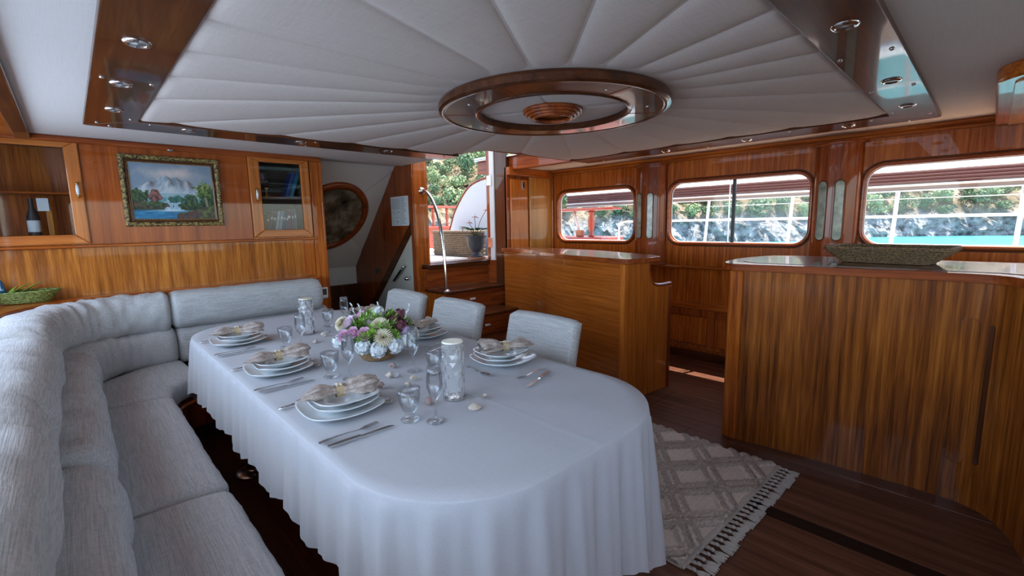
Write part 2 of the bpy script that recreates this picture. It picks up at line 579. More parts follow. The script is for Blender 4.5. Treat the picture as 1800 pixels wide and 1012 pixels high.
def screw(x, y, parent):
    MB().lathe([(0, -.007), (.006, -.006), (.009, -.002), (.0095, 0)], (x, y, ZS), 10).build('screw_cap', 'chrome', parent, True)
for x, y in [(.17, 2.62), (.335, 2.62), (.17, 1.2), (.335, 1.2), (.19, 3.7), (.33, 3.5)]: screw(x, y, tr1)
for x, y in [(.25, 3.78), (.43, 3.6), (1.42, 3.6), (1.42, 3.8), (2.6, 3.6)]: screw(x, y, tr2)
for x, y in [(3.93, .62), (4.15, .45), (3.93, 1.1), (4.15, 1.8), (3.93, 2.5), (4.15, 2.9)]: screw(x, y, tr3)
for x, y in [(2.35, .49), (2.35, .325), (3.05, .49), (3.05, .325), (3.75, .49), (3.95, .33), (1.4, .49), (1.4, .325)]: screw(x, y, tr4)

# upholstered ceiling panel of radial wedges
RC = (2.03, 1.765)
def ray_to_outline(a, outline):
    dx, dy = math.cos(a), math.sin(a)
    best = None
    n = len(outline)
    for i in range(n):
        (x1, y1), (x2, y2) = outline[i], outline[(i+1) % n]
        ex, ey = x2-x1, y2-y1
        den = dx*ey-dy*ex
        if abs(den) < 1e-9: continue
        t = ((x1-RC[0])*ey-(y1-RC[1])*ex)/den
        s_ = ((x1-RC[0])*dy-(y1-RC[1])*dx)/den
        if t > 0 and -1e-6 <= s_ <= 1+1e-6 and (best is None or t < best): best = t
    return best
outline = [(.371, .522), (3.876, .522), (3.876, 3.13), (2.76, 3.13), (2.64, 3.55), (.371, 3.55)]
seams = [-162, -147, -133, -120, -106, -93, -81, -66, -50, -34, -21, -8, 6, 21, 36, 51, 69, 86, 101, 116, 130, 144, 156, 168, 180]
panel = struct(holed('ceiling_panel', 'ceiling_fabric', outline, [], ZC-.012, ZC-.004, 'z'), 'padded grey fabric ceiling panel with radiating seams')
for i in range(len(seams)):
    a0 = math.radians(seams[i]); a1 = math.radians(seams[(i+1) % len(seams)])
    if a1 < a0: a1 += 2*PI
    corner = [math.atan2(y-RC[1], x-RC[0]) for x, y in outline]
    us = sorted(set([0, .02, .06, .15, .3, .5, .7, .85, .94, .98, 1]+[((c-a0) % (2*PI))/(a1-a0) for c in corner if 0.001 < ((c-a0) % (2*PI))/(a1-a0) < .999]))
    def wf(u, r):
        a = a0+(a1-a0)*u
        R1 = ray_to_outline(a, outline)
        rad = .55+(R1-.55)*r
        ed = min(u, 1-u)*(a1-a0)*rad
        er = min(1, (R1-rad)/.03) if rad < R1 else 0
        puff = (.013*min(1, (1-math.exp(-ed/.022)))*min(1, er+.1)+.006*min(1, ed/.2))*min(1, .15+max(0, rad-.63)/.12)
        return (RC[0]+math.cos(a)*rad, RC[1]+math.sin(a)*rad, ZC-.009-puff)
    rs = [0, .05, .1, .15, .3, .45, .6, .75, .88, .96, .985, 1]
    vs = [wf(u, r) for u in us for r in rs]
    nr = len(rs)
    fs = [(i2*nr+j, (i2+1)*nr+j, (i2+1)*nr+j+1, i2*nr+j+1) for i2 in range(len(us)-1) for j in range(nr-1)]
    o = MB().add(vs, fs).build('padded_wedge', 'ceiling_fabric', panel, True)

# big wooden ring and centre rosette
ring = thing('ceiling_ring', 'large round varnished wooden ring mounted on the ceiling panel', 'ceiling ornament', (RC[0], RC[1], 2.05))
def lring(prof, name, m, parent, n=72):
    k = len(prof)
    mb = MB(); vs = []; fs = []
    for i in range(n):
        a = 2*PI*i/n
        for r, z in prof: vs.append((RC[0]+r*math.cos(a), RC[1]+r*math.sin(a), z))
    for i in range(n):
        for j in range(k):
            fs.append((i*k+j, ((i+1) % n)*k+j, ((i+1) % n)*k+(j+1) % k, i*k+(j+1) % k))
    return mb.add(vs, fs).build(name, m, parent, 'auto')
lring([(.625, 2.10), (.635, 2.085), (.632, 2.058), (.618, 2.05), (.598, 2.05), (.592, 2.054), (.592, 2.10)], 'outer_rim', 'dark_wood_x', ring)
lring([(.592, 2.10), (.592, 2.053), (.43, 2.053), (.43, 2.10)], 'flat_band', 'dark_wood_x', ring)
lring([(.432, 2.10), (.432, 2.05), (.424, 2.046), (.41, 2.05), (.41, 2.10)], 'inner_rim', 'dark_wood_y', ring)
# joints of the fan veneer as real grooves between band staves
for i in range(6):
    a = 2*PI*(i+.3)/6
    p = [(RC[0]+r*math.cos(a), RC[1]+r*math.sin(a), 2.0525) for r in (.434, .590)]
    MB().tube(p, .0016, 5).build('band_joint', 'red_wood_x', ring)
for a in (20, 95, 165, 250, 300):
    a = math.radians(a)
    MB().lathe([(0, -.006), (.006, -.005), (.009, 0)], (RC[0]+.51*math.cos(a), RC[1]+.51*math.sin(a), 2.053), 10).build('screw_cap', 'chrome', ring, True)
for i in range(4):
    vs = [(RC[0], RC[1], 2.076)]
    a0 = PI/2*i+.5
    rows = [(0.02, 2.08), (.2, 2.076), (.38, 2.076), (.41, 2.082)]
    vs = [(RC[0]+r*math.cos(a0+.006+(PI/2-.012)*k/14), RC[1]+r*math.sin(a0+.006+(PI/2-.012)*k/14), z+(.004 if k in (0, 14) else 0)) for r, z in rows for k in range(15)]
    fs = [(j*15+k, j*15+k+1, (j+1)*15+k+1, (j+1)*15+k) for j in range(3) for k in range(14)]
    MB().add(vs, fs).build('padded_quarter', 'ceiling_white', ring, True)
ros = thing('ceiling_rosette', 'small turned wooden ring in the middle of the big ceiling ring', 'ceiling ornament', (RC[0], RC[1], 2.03))
for j, (r, z) in enumerate([(.16, 2.068), (.145, 2.055), (.128, 2.043), (.108, 2.034)]):
    lring([(r+.009*math.cos(2*PI*k/10), z+.011*math.sin(2*PI*k/10)) for k in range(10)], 'turned_bead', 'red_wood_x', ros, 40)
MB().lathe([(0, 0), (.10, 0), (.10, .02), (0, .02)], (RC[0], RC[1], 2.05), 28).build('brass_disc', 'brass', ros, 'auto')

# downlights
dl = thing('downlight', 'x', 'downlight', (0, 0, 0), 'recessed chrome ceiling downlights')
mb = MB(); mb.lathe([(.024, -.004), (.027, -.009), (.036, -.008), (.041, -.003), (.042, 0)], (0, 0, 0), 28); mb.f = [f for f in mb.f if len(f) == 4]
mb.build('bezel', 'chrome', dl, True)
MB().lathe([(0, -.002), (.018, -.0025), (.025, -.005)], (0, 0, 0), 24).build('lens', 'lens', dl, True)
DLS = [((.24, 2.08), 'downlight in the strip over the sofa, biggest and nearest'), ((.237, 2.69), 'downlight in the strip over the sofa, second from the corner'),
       ((.245, 3.27), 'downlight in the strip over the sofa, next to its corner'), ((.63, 3.66), 'downlight in the strip above the painting'),
       ((1.33, 3.66), 'downlight in the strip above the bookcase cabinet'), ((2.05, 3.66), 'downlight in the strip nearest the companionway opening'),
       ((1.95, .4), 'downlight in the right ceiling strip, biggest and nearest'), ((2.886, .39), 'middle downlight in the right ceiling strip'),
       ((3.586, .4), 'downlight in the right ceiling strip, next to its corner'), ((4.03, .76), 'downlight in the window-side strip above the third window'),
       ((4.05, 1.44), 'downlight in the window-side strip above the middle window'), ((4.06, 2.15), 'downlight in the window-side strip above the first window')]
for i, ((x, y), lb) in enumerate(DLS):
    if i == 0:
        dl.matrix_basis = Matrix.Translation((x, y, ZS)); dl['label'] = 'chrome '+lb; continue
    copy_tree(dl, (x, y, ZS), 0, 'chrome '+lb)

# dropped varnished soffit at the forward starboard corner
so = thing('overhead_soffit', 'glossy orange wooden soffit hanging at the right ceiling edge', 'soffit', (3.7, -.3, 2.03))
def offset_soffit(d):
    return [(2.8+d, -1.2), (4.6, -1.2), (4.6, .045-d), (3.2, .045-d)]+arc((3.2, -.155), .2-d, 90, 150, 6, .2-d)+[(2.8+d, -.5)]
MB().prism(offset_soffit(0), 2.045, ZC).build('rim_moulding', 'wood_x', so, 'auto', .012)
MB().prism(offset_soffit(.06), 2.036, 2.05).build('bottom_panel', 'honey_wood', so, False, .004)

# starboard wall with three windows
WIN = [(2.81, 3.925, 1.223, 1.83), (1.10, 2.39, 1.220, 1.838), (-.75, .73, 1.224, 1.845)]
holes = [rrect(a, b, c, d, .13, 8) for a, b, c, d in WIN]
ws = struct(holed('wall_starboard', 'wood_z', [(YF, 0), (4.15, 0), (4.15, ZC), (YF, ZC)], holes, XW, XW+.07, 'x'), 'varnished mahogany wall with three rounded windows')
def loop3(y0, y1, z0, z1, r, x, n=8): return [(x, p[0], p[1]) for p in rrect(y0, y1, z0, z1, r, n)]
for i, (a, b, c, d) in enumerate(WIN):
    wn = struct(MB().tube(loop3(a-.008, b+.008, c-.008, d+.008, .135, XW-.004), .017, 8, True).build(f'window_{i+1}', 'red_wood_y', None, True),
                ['rounded window nearest the steps', 'rounded window in the middle with a sliding divider', 'rounded window on the right above the wicker tray'][i])
    MB().tube(loop3(a-.03, b+.03, c-.03, d+.03, .155, XW), .006, 6, True).build('outer_bead', 'dark_wood_y', wn, True)
    MB().tube(loop3(a+.004, b-.004, c+.004, d-.004, .127, XW+.045), .009, 6, True).build('gasket', 'white_paint', wn, True)
    MB().prism(rrect(a-.01, b+.01, c-.01, d+.01, .13), XW+.05, XW+.054, 'x').build('glass_pane', 'window_glass', wn)
    if i == 1:
        B('sliding_mullion', 'black', (XW+.035, XW+.06, 1.735, 1.765, c+.003, d-.003), wn, .003)
        B('pane_edge', 'steel', (XW+.055, XW+.065, 1.79, 1.80, c+.003, d-.003), wn, .001)
# cornice, ledge, lower panelling
B('cornice', 'wood_y', (XW-.05, XW, YF, 4.05, 2.075, ZC), ws, .014, False)
B('cornice_bead', 'wood_y', (XW-.025, XW, YF, 4.05, 2.05, 2.078), ws, .008)
B('ledge', 'wood_y', (XW-.035, XW, YF, 4.05, .955, .985), ws, .010)
B('lower_rail', 'wood_y', (XW-.012, XW, YF, 4.05, .535, .60), ws, .004)
lk = MB()
for (y0, y1, z0, z1) in [(1.62, 2.5, .46, .53), (1.62, 2.5, .12, .16), (1.62, 1.70, .16, .46), (2.42, 2.5, .16, .46), (1.86, 1.93, .16, .46)]:
    B('locker_frame', 'red_wood_z', (XW-.022, XW, y0, y1, z0, z1), ws, .004)
B('locker_panel', 'wood_z', (XW-.012, XW, 1.94, 2.41, .165, .455), ws, .006)
struct(B('baseboard_starboard', 'dark_wood_y', (XW-.03, XW, YF, 4.04, 0, .09), None, .006), 'dark wooden baseboard under the windows')
# half-round pillars between the windows
def pillar(yc, hw, label, nm):
    p = tag(thing(nm, label, None, (XW, yc, .98)), None, None, None, 'structure')
    prof = [(yc+hw*math.cos(math.radians(t)), -math.sin(math.radians(t))*.11) for t in range(0, 181, 9)]
    poly = [(XW+v, y) for y, v in prof]
    MB().prism(poly, .98, 2.06).build('shaft', 'red_wood_z', p, 'auto')
    prof2 = [(XW-.125*math.sin(math.radians(t)), yc+(hw+.025)*math.cos(math.radians(t))) for t in range(0, 181, 9)]
    MB().prism(prof2, 2.03, 2.052).build('cap', 'red_wood_y', p, 'auto', .006)
    MB().prism(prof2, .975, .998).build('base', 'red_wood_y', p, 'auto', .006)
    for t, wdt in ((62, .030), (104, .030)):
        a = math.radians(t)
        c = Vector((XW-.11*math.sin(a), yc+hw*math.cos(a)))
        tn = Vector((-.11*math.cos(a), -hw*math.sin(a))).normalized()
        nr = Vector((-tn.y, tn.x))
        if nr.x > 0: nr = -nr
        st = arc((0, 1.715), wdt, 0, 180, 8)+arc((0, 1.295), wdt, 180, 360, 8)
        vs = []
        for k, off in enumerate((-.004, .006)):
            for (s_, z) in st:
                q = c+tn*s_+nr*off
                vs.append((q.x, q.y, z))
        n = len(st)
        MB().add(vs, [tuple(range(n))[::-1], tuple(range(n, 2*n))]+[(k, (k+1) % n, n+(k+1) % n, n+k) for k in range(n)]).build('inlay', 'marble', p, False, .002)
        ring_pts = [((c+tn*s_*1.1+nr*.003).x, (c+tn*s_*1.1+nr*.003).y, 1.505+(z-1.505)*1.012) for s_, z in st]
        MB().tube(ring_pts, .004, 6, True).build('inlay_bead', 'dark_wood_z', p, True)
pillar(2.60, .185, 'half-round wooden pillar with stone inlays nearer the steps', 'trim_5')
pillar(.915, .165, 'half-round wooden pillar with stone inlays between the larger windows', 'trim_6')
B('corner_post', 'wood_z', (XW-.03, XW, 4.0, 4.06, .98, ZC), ws, .01)

# port and forward walls (out of frame, with windows for daylight)
struct(holed('wall_port', 'wood_z', [(YF, 0), (YB, 0), (YB, ZC), (YF, ZC)], [rrect(a, b, 1.08, 2.0, .1) for a, b in PORT_WIN], XP-.07, XP, 'x'), 'wooden wall behind the sofa with windows')
struct(holed('wall_forward', 'wood_z', [(XP-.05, 0), (XW+.05, 0), (XW+.05, ZC), (XP-.05, ZC)], [rrect(.05, 4.25, 1.02, 1.98, .1)], YF-.06, YF, 'y'), 'wooden forward wall with wide windows')

# aft bulkhead with cabinet openings
wa = struct(holed('wall_aft', 'aft_wood', [(XP-.05, 0), (1.82, 0), (1.82, ZC), (XP-.05, ZC)],
            [[(-.52, 1.39), (.05, 1.39), (.05, 2.07), (-.52, 2.07)], [(1.26, 1.41), (1.65, 1.41), (1.65, 2.06), (1.26, 2.06)]], YB, YB+.03, 'y'), 'varnished wooden aft wall with painting and cabinets')
B('upper_panel', 'aft_wood_upper', (.115, 1.185, YB-.008, YB, 1.36, 2.08), wa, .002)
B('cornice', 'red_wood_x', (XP, 1.82, YB-.045, YB, 2.07, ZC), wa, .012)
B('shelf_moulding', 'wood_x', (XP, 1.72, YB-.035, YB, 1.335, 1.357), wa, .008)
B('end_stile', 'wood_z', (1.715, 1.82, YB-.02, YB, .3, 2.075), wa, .006)
B('end_edge', 'wood_z', (1.806, 1.83, YB-.024, YB+.05, 0, ZC), wa, .008)
B('lower_stile', 'wood_z', (1.60, 1.712, YB-.010, YB, .99, 1.333), wa, .004)

# ================================================================ AFT PASSAGE
pas = struct(MB().box(1.70, 2.88, 4.62, 6.75, -.35, -.32).build('passage_floor', 'dark_wood_x'), 'dark floor of the passage behind the saloon')
B('passage_side', 'dark_wood_z', (1.68, 1.72, 4.62, 6.7, -.35, 2.1), pas, 0)
B('passage_end', 'dark_wood_z', (1.70, 2.88, 6.62, 6.68, -.35, 1.2), pas, 0)
B('passage_ceiling', 'ceiling_white', (1.70, 2.94, YB, 5.2, 2.15, 2.18), pas, 0)
# sloping padded panel with four seams meeting the porthole
SL = struct(MB().add([(1.7, 4.90, 2.26), (2.9, 4.90, 2.26), (2.9, 6.35, .757), (1.7, 6.35, .757), (1.7, 4.93, 2.29), (2.9, 4.93, 2.29), (2.9, 6.38, .787), (1.7, 6.38, .787)],
     [(0, 1, 2, 3), (4, 7, 6, 5), (0, 4, 5, 1), (1, 5, 6, 2), (2, 6, 7, 3), (3, 7, 4, 0)]).build('passage_lining', 'black'), 'padded off-white sloping lining behind the saloon')
PC = Vector((2.30, 5.56, 1.576))     # porthole centre on the slope
EX = Vector((1, 0, 0)); EY = Vector((0, -.694, .72)).normalized(); EN = EX.cross(EY)
if EN.y > 0: EN = -EN
def slope_pt(u, v, h=0): return PC+EX*u+EY*v+EN*h
pol = [(-.6, -.98), (.59, -.98), (.59, .87), (-.6, .87)]
cuts = [((-.6, .35), (-.6, -.4)), ]
wed = [[(-.6, .45), (-.6, .87), (.59, .87), (.59, .74)], [(.59, .74), (.59, -.62)], [(.59, -.62), (.59, -.98), (-.6, -.98), (-.6, -.45)], [(-.6, -.45), (-.6, .45)]]
for wd in wed:
    inner = []
    c0 = Vector((0, 0))
    outer = [Vector(p) for p in wd]
    # dense outer edge and matching inner edge on the oval
    dense = []
    for p, q in zip(outer, outer[1:]):
        for k in range(6): dense.append(p.lerp(q, k/6))
    dense.append(outer[-1])
    vs = []; n = len(dense)
    for p in dense:
        an = math.atan2(p.y/.52, p.x/.40)
        ip = Vector((.36*math.cos(an), .47*math.sin(an)))
        for t, h in ((0, .012), (.3, .02), (.7, .02), (1, .012)):
            q = ip.lerp(p, t)
            vs.append(q)
    hs = []
    for i in range(n):
        for j, h in enumerate((.012, .02, .02, .012)):
            e = min(i, n-1-i)
            hs.append(h if e > 0 else .004)
    v3 = [slope_pt(p.x, p.y, hh) for p, hh in zip(vs, hs)]
    MB().add(v3, [(i*4+j, (i+1)*4+j, (i+1)*4+j+1, i*4+j+1) for i in range(n-1) for j in range(3)]).build('padded_wedge', 'ceiling_white', SL, True)
po = thing('oval_mirror', 'dark oval glass in a wooden frame on the sloping passage lining', 'mirror', PC)
prof = [(1.0, 0), (1.0, .03), (.94, .045), (.86, .04), (.84, .015), (.84, 0)]
vs = []; n = 48
for i in range(n):
    a = 2*PI*i/n
    for r, h in prof: vs.append(slope_pt(.45*r*math.cos(a), .545*r*math.sin(a), h+.012))
k = len(prof)
MB().add(vs, [(i*k+j, ((i+1) % n)*k+j, ((i+1) % n)*k+(j+1) % k, i*k+(j+1) % k) for i in range(n) for j in range(k)]).build('oval_frame', 'red_wood_x', po, True)
MB().add([slope_pt(.39*math.cos(2*PI*i/n), .47*math.sin(2*PI*i/n), .026) for i in range(n)]+[slope_pt(.39*math.cos(2*PI*i/n), .47*math.sin(2*PI*i/n), .018) for i in range(n)],
         [tuple(range(n)), tuple(range(n, 2*n))]+[(i, (i+1) % n, n+(i+1) % n, n+i) for i in range(n)]).build('oval_glass', 'painted_mirror_view', po)
B('lower_padding', 'ceiling_white', (1.70, 2.90, 6.2, 6.32, .60, .92), SL, .02)
B('locker_front', 'dark_wood_z', (1.70, 2.90, 6.1, 6.16, -.35, .66), SL, .01)

# partition beside the companionway and the corner post
pt = struct(MB().prism([(YB+.02, -.3), (6.6, -.3), (6.6, .5), (4.95, 2.2), (4.9, 2.42), (YB+.02, 2.42)], 2.88, 2.91, 'x').build('wall_passage', 'red_wood_z'), 'dark wooden partition between passage and companionway')
B('corner_post', 'wood_z', (2.845, 3.03, YB-.03, YB+.05, 0, 2.42), pt, .012)
B('post_moulding', 'red_wood_z', (2.828, 2.85, YB-.02, YB+.04, 0, 2.42), pt, .006)
MB().prism([(4.60, 1.56), (4.60, 1.42), (6.3, -.23), (6.3, -.09)], 2.862, 2.879, 'x').build('diagonal_moulding', 'dark_wood_y', pt, False, .004)
MB().prism([(4.60, 1.415), (4.60, .2), (5.85, .2)], 2.868, 2.879, 'x').build('cream_panel', 'cream_panel', pt, False, .002)
hr = thing('small_handrail', 'short chrome handrail on the pale panel in the passage', 'handrail', (2.83, 4.75, .8))
MB().tube([(2.82, 5.05, .78), (2.82, 4.82, .96)], .013, 10).build('bar', 'dark_metal', hr, True)
MB().tube([(2.82, 4.82, .96), (2.82, 4.80, .975)], .017, 10).build('end_cap', 'chrome', hr, True)
MB().tube([(2.878, 4.74, .83), (2.80, 4.74, .83)], [.026, .02], 12).build('bracket', 'chrome', hr, True)

def sheet(name, label, cat, p0, ex, ey, wd, hg, rows, th=.002, nrm=None):
    """a paper sheet with printed lines, built flat on a wall"""
    e = thing(name, label, cat, p0)
    p0 = Vector(p0); ex = Vector(ex); ey = Vector(ey); nn = Vector(nrm)
    def quad(mbx, x0, x1, y0, y1, a, b):
        vs = [p0+ex*x+ey*y+nn*h for h in (a, b) for x, y in ((x0, y0), (x1, y0), (x1, y1), (x0, y1))]
        mbx.add(vs, [(0, 3, 2, 1), (4, 5, 6, 7), (0, 1, 5, 4), (1, 2, 6, 5), (2, 3, 7, 6), (3, 0, 4, 7)])
    mb = MB(); quad(mb, 0, wd, 0, hg, 0, th); mb.build('page', 'paper', e)
    mb = MB()
    for r in rows: quad(mb, *r, th, th+.0006)
    mb.build('print', 'ink', e)
    return e
rows = []
rnd = random.Random(3)
for i in range(9):
    yy = .315-.0145*i
    x = .02
    while x < .21:
        q = rnd.uniform(.012, .04); rows.append((x, min(x+q, .215), yy, yy+.0045)); x += q+.008
for (x0, x1, y0, y1) in [(.02, .215, .10, .175), (.02, .215, .02, .09)]:
    for (a, b, c, d) in [(x0, x1, y0, y0+.002), (x0, x1, y1-.002, y1), (x0, x0+.002, y0, y1), (x1-.002, x1, y0, y1)]: rows.append((a, b, c, d))
    for k in range(16):
        xx, yy = rnd.uniform(x0+.02, x1-.04), rnd.uniform(y0+.012, y1-.012)
        rows.append((xx, xx+rnd.uniform(.01, .03), yy, yy+.004))
for i in range(22): rows.append((.24, .24+rnd.uniform(.05, .12), .325-.0142*i, .3285-.0142*i))
rows.append((.227, .2285, .0, .34))
sheet('notice_sheet', 'white printed safety notice pinned to the dark partition', 'notice', (2.878, 5.12, 1.45), (0, -1, 0), (0, 0, 1), .40, .345, rows, nrm=(-1, 0, 0))
B('wall_switch', 'dark_grey', (2.86, 2.879, 5.52, 5.57, .83, .90), pt, .003)
tag(B('door_tag', 'white_plastic', (2.862, 2.872, 4.625, 4.65, 1.34, 1.44), pt, .003), None)

# thermostat card on the aft wall
th_ = thing('wall_thermostat', 'small white wall thermostat with grey display behind the sofa end', 'thermostat', (1.75, YB-.03, .76))
B('case', 'white_plastic', (1.715, 1.80, YB-.034, YB-.02, .75, .86), th_, .004)
B('display', 'dark_grey', (1.728, 1.787, YB-.037, YB-.033, .785, .845), th_, .001)

# ================================================================ COMPANIONWAY STEPS
st = thing('companionway_steps', 'mahogany companionway steps with drawers leading up to the deck', 'steps', (3.3, 3.9, 0))
XR = 3.815
STEP = [(.24, 3.43, 3.76), (.48, 3.76, 4.085), (.72, 4.085, 4.40), (1.0, 4.40, 4.62)]
XRS = (3.60, 3.69, 3.815, 3.815)
for i, (z, y0, y1) in enumerate(STEP):
    zb = STEP[i-1][0] if i else 0
    XR = XRS[i]
    B('riser', 'red_wood_x', (2.90, XR, y0+.02, y1+.03, zb, z-.03), st, .003)
    if i < 3:
        poly = [(XR, y0-.012), (2.96, y0-.012)]+[(2.96+.075*math.cos(a), y0+.063+.075*math.sin(a)) for a in [math.radians(270-15*k) for k in range(1, 7)]]+[(2.885, y1+.03), (XR, y1+.03)]
        MB().prism(poly, z-.032, z).build('tread', 'dark_wood_x', st, 'auto', .008)
    else:
        B('tread', 'dark_wood_x', (2.90, XR+.1, y0-.012, y1, z-.055, z), st, .008)
B('side_panel', 'wood_z', (2.89, 2.905, 4.09, YB-.03, 0, .688), st, .003)
for (x, y, z, nm) in [(3.28, 4.105, .60, 'drawer_front'), (3.22, 3.78, .35, 'drawer_front'), (3.2, 3.45, .11, 'drawer_front')]:
    d = B(nm, 'red_wood_x', (2.98, 3.56, y-.012, y+.004, z-.085, z+.07), st, .003)
    B('knob', 'white_plastic', (x-.035, x+.035, y-.032, y-.01, z-.012, z+.012), d, .006)
# handrail
rail = thing('grab_rail', 'curved chrome grab rail from the post down to the top step', 'handrail', (2.95, 4.14, .72))
pth = [(2.95, 4.545, 1.84), (2.95, 4.50, 1.838), (2.952, 4.42, 1.80), (2.955, 4.34, 1.72), (2.957, 4.26, 1.58), (2.958, 4.205, 1.40), (2.958, 4.175, 1.22), (2.957, 4.155, 1.02), (2.955, 4.145, .86), (2.955, 4.14, .725)]
MB().tube(smoothpath(pth, 6), .018, 14).build('rail_tube', 'chrome', rail, True)
MB().tube([(2.95, 4.546, 1.84), (2.95, 4.53, 1.84), (2.95, 4.515, 1.84)], [.045, .042, .024], 20).build('wall_flange', 'chrome', rail, True)
MB().lathe([(.046, 0), (.044, .008), (.024, .014), (.02, .02)], (2.955, 4.14, .72), 20).build('foot_flange', 'chrome', rail, True)

# right side of the companionway: jamb, closet, sun-toned panel, hatch coaming
wr_ = struct(B('wall_companion', 'dark_wood_z', (3.82, 3.86, 4.06, 4.27, 0, 2.42), None, .004), 'dark wooden return beside the companionway opening')
B('under_deck', 'red_wood_y', (3.82, 3.86, 4.27, 4.62, 0, .999), wr_, 0)
B('door_jamb', 'red_wood_z', (3.815, 3.87, 4.35, 4.42, 1.002, 2.45), wr_, .008)
B('jamb_strip', 'white_paint', (3.805, 3.86, 4.27, 4.35, 1.002, 2.45), wr_, .003)
for z in (1.22, 1.98): B('hinge', 'steel', (3.79, 3.807, 4.30, 4.38, z-.06, z+.06), wr_, .002)
cl = struct(B('wall_closet', 'red_wood_z', (3.82, XW, 4.05, 4.09, 0, ZC), None, .003), 'wooden closet front beside the first window')
B('closet_door', 'end_wood', (3.87, 4.165, 4.03, 4.052, 1.10, 1.98), cl, .008)
lt = B('latch', 'chrome', (4.05, 4.10, 4.018, 4.032, 1.86, 1.96), cl, .004)
B('latch_hole', 'black', (4.062, 4.088, 4.014, 4.020, 1.89, 1.935), lt, .003)
B('sun_toned_panel', 'honey_wood', (4.19, XW-.03, 4.015, 4.052, 1.0, 2.02), cl, .01)  # paler wood paints in the sun this panel gets from the window
B('closet_head', 'wood_x', (3.82, XW, 4.0, 4.052, 2.02, ZC), cl, .008)
co = thing('hatch_coaming', 'red mahogany beam framing the open companionway hatch', 'beam', (3.92, 3.7, 2.08))
B('coaming_side', 'red_wood_y', (3.882, 3.925, 3.14, 4.66, 2.08, 2.25), co, .01)
B('coaming_front', 'red_wood_x', (2.74, 3.95, 3.118, 3.158, 2.09, 2.25), co, .01)
B('coaming_port', 'red_wood_y', (2.73, 2.78, 3.16, 4.6, 2.12, 2.25), co, .01)
B('slide_rail', 'steel', (3.83, 3.88, 3.2, 4.66, 2.235, 2.25), co, .002)
B('slide_stop', 'steel', (3.83, 3.88, 4.2, 4.66, 2.252, 2.28), co, .004)

# ================================================================ AFT DECK
dk = struct(B('deck', 'deck_beige', (2.91, 9.0, 4.62, 8.0, .90, .995), None, .004), 'beige aft deck seen through the companionway')
for i in range(8): B('deck_board', 'deck_beige', (2.93+.36*i, 2.93+.36*i+.352, 4.625, 7.98, .99, 1.0), dk, .002)
B('deck_corner', 'deck_beige', (3.86, 4.75, 4.10, 4.62, .94, 1.0), dk, 0)
B('threshold', 'dark_wood_x', (2.905, 3.9, 4.56, 4.63, .96, 1.004), dk, .006)
# curved white door leaf, swung open
do = struct(thing('door_1', None, None, (4.37, 5.4, 1.0)), 'white aft door leaf with a curved wooden edge')
cv = [(5.97, 1.0)]+[(p.x, p.y) for p in smoothpath([(5.96, 1.36, 0), (5.79, 1.665, 0), (5.49, 1.965, 0), (5.22, 2.07, 0), (4.90, 2.11, 0)], 5)]
MB().prism(cv+[(4.90, 1.0)], 4.36, 4.39, 'x').build('leaf', 'white_paint', do)
MB().tube([(4.375, y+.004, z+.004) for y, z in cv], .024, 8).build('leaf_edge', 'red_wood_z', do, True)
hp = thing('wicker_hamper', 'square grey-brown wicker hamper with lid on the aft deck', 'basket', (4.15, 5.4, 1.0))
def wicker_wall(x0, x1, y0, y1, z0, z1, mname, parent, nm, rows=9, ncol=16, flare=0):
    mb = MB()
    for r in range(rows):
        zz = z0+(z1-z0)*(r+.5)/rows
        pts = []
        per = [(x0, y0), (x1, y0), (x1, y1), (x0, y1)]
        for a in range(4):
            p, q = Vector(per[a]), Vector(per[(a+1) % 4])
            m_ = max(4, int((q-p).length/((x1-x0)/ncol)))
            for k in range(m_):
                v = p.lerp(q, k/m_)
                n2 = Vector(((v.x-(x0+x1)/2), (v.y-(y0+y1)/2))).normalized()
                f = 1+flare*(r+.5)/rows
                off = .006*(1 if (k+r) % 2 else -1)
                cx, cy = (x0+x1)/2, (y0+y1)/2
                pts.append((cx+(v.x-cx)*f+n2.x*off, cy+(v.y-cy)*f+n2.y*off, zz))
        mb.tube(pts, (z1-z0)/rows*.56, 5, True)
    return mb.build(nm, mname, parent, True)
wicker_wall(3.985, 4.19, 4.93, 5.86, 1.005, 1.33, 'wicker_grey', hp, 'woven_body', 12, 9)
B('hamper_lining', 'wicker_grey', (3.995, 4.18, 4.94, 5.85, 1.0, 1.32), hp, 0)
B('hamper_lid', 'wicker_grey', (3.965, 4.205, 4.905, 5.885, 1.335, 1.365), hp, .01)
MB().tube(smoothpath([(3.97, 5.0, 1.36), (3.96, 5.02, 1.41), (3.96, 5.1, 1.41), (3.97, 5.12, 1.36)], 5), .006, 6).build('handle', 'wicker_grey', hp, True)
ur = thing('plant_urn', 'dark grey fluted urn on a round saucer by the aft door', 'urn', (3.90, 4.75, 1.0))
MB().lathe([(0, 0), (.085, 0), (.09, .012), (0, .012)], (3.90, 4.75, 1.0), 24).build('saucer', 'terracotta', ur, 'auto')
MB().lathe([(0, .012), (.062, .012), (.062, .025), (.03, .045), (.028, .06), (.05, .075), (.072, .10), (.082, .14), (.086, .18), (.10, .198), (.10, .21), (.085, .21), (.08, .17), (0, .165)], (3.90, 4.75, 1.0), 48,
           rad=lambda q, z: 1+(.035*math.cos(q*20) if .07 < z < .185 else 0)).build('bowl', 'urn_grey', ur, 'auto')
pl = thing('anthurium_plant', 'anthurium with red flowers and dark leaves growing in the urn', 'plant', (3.90, 4.75, 1.17))
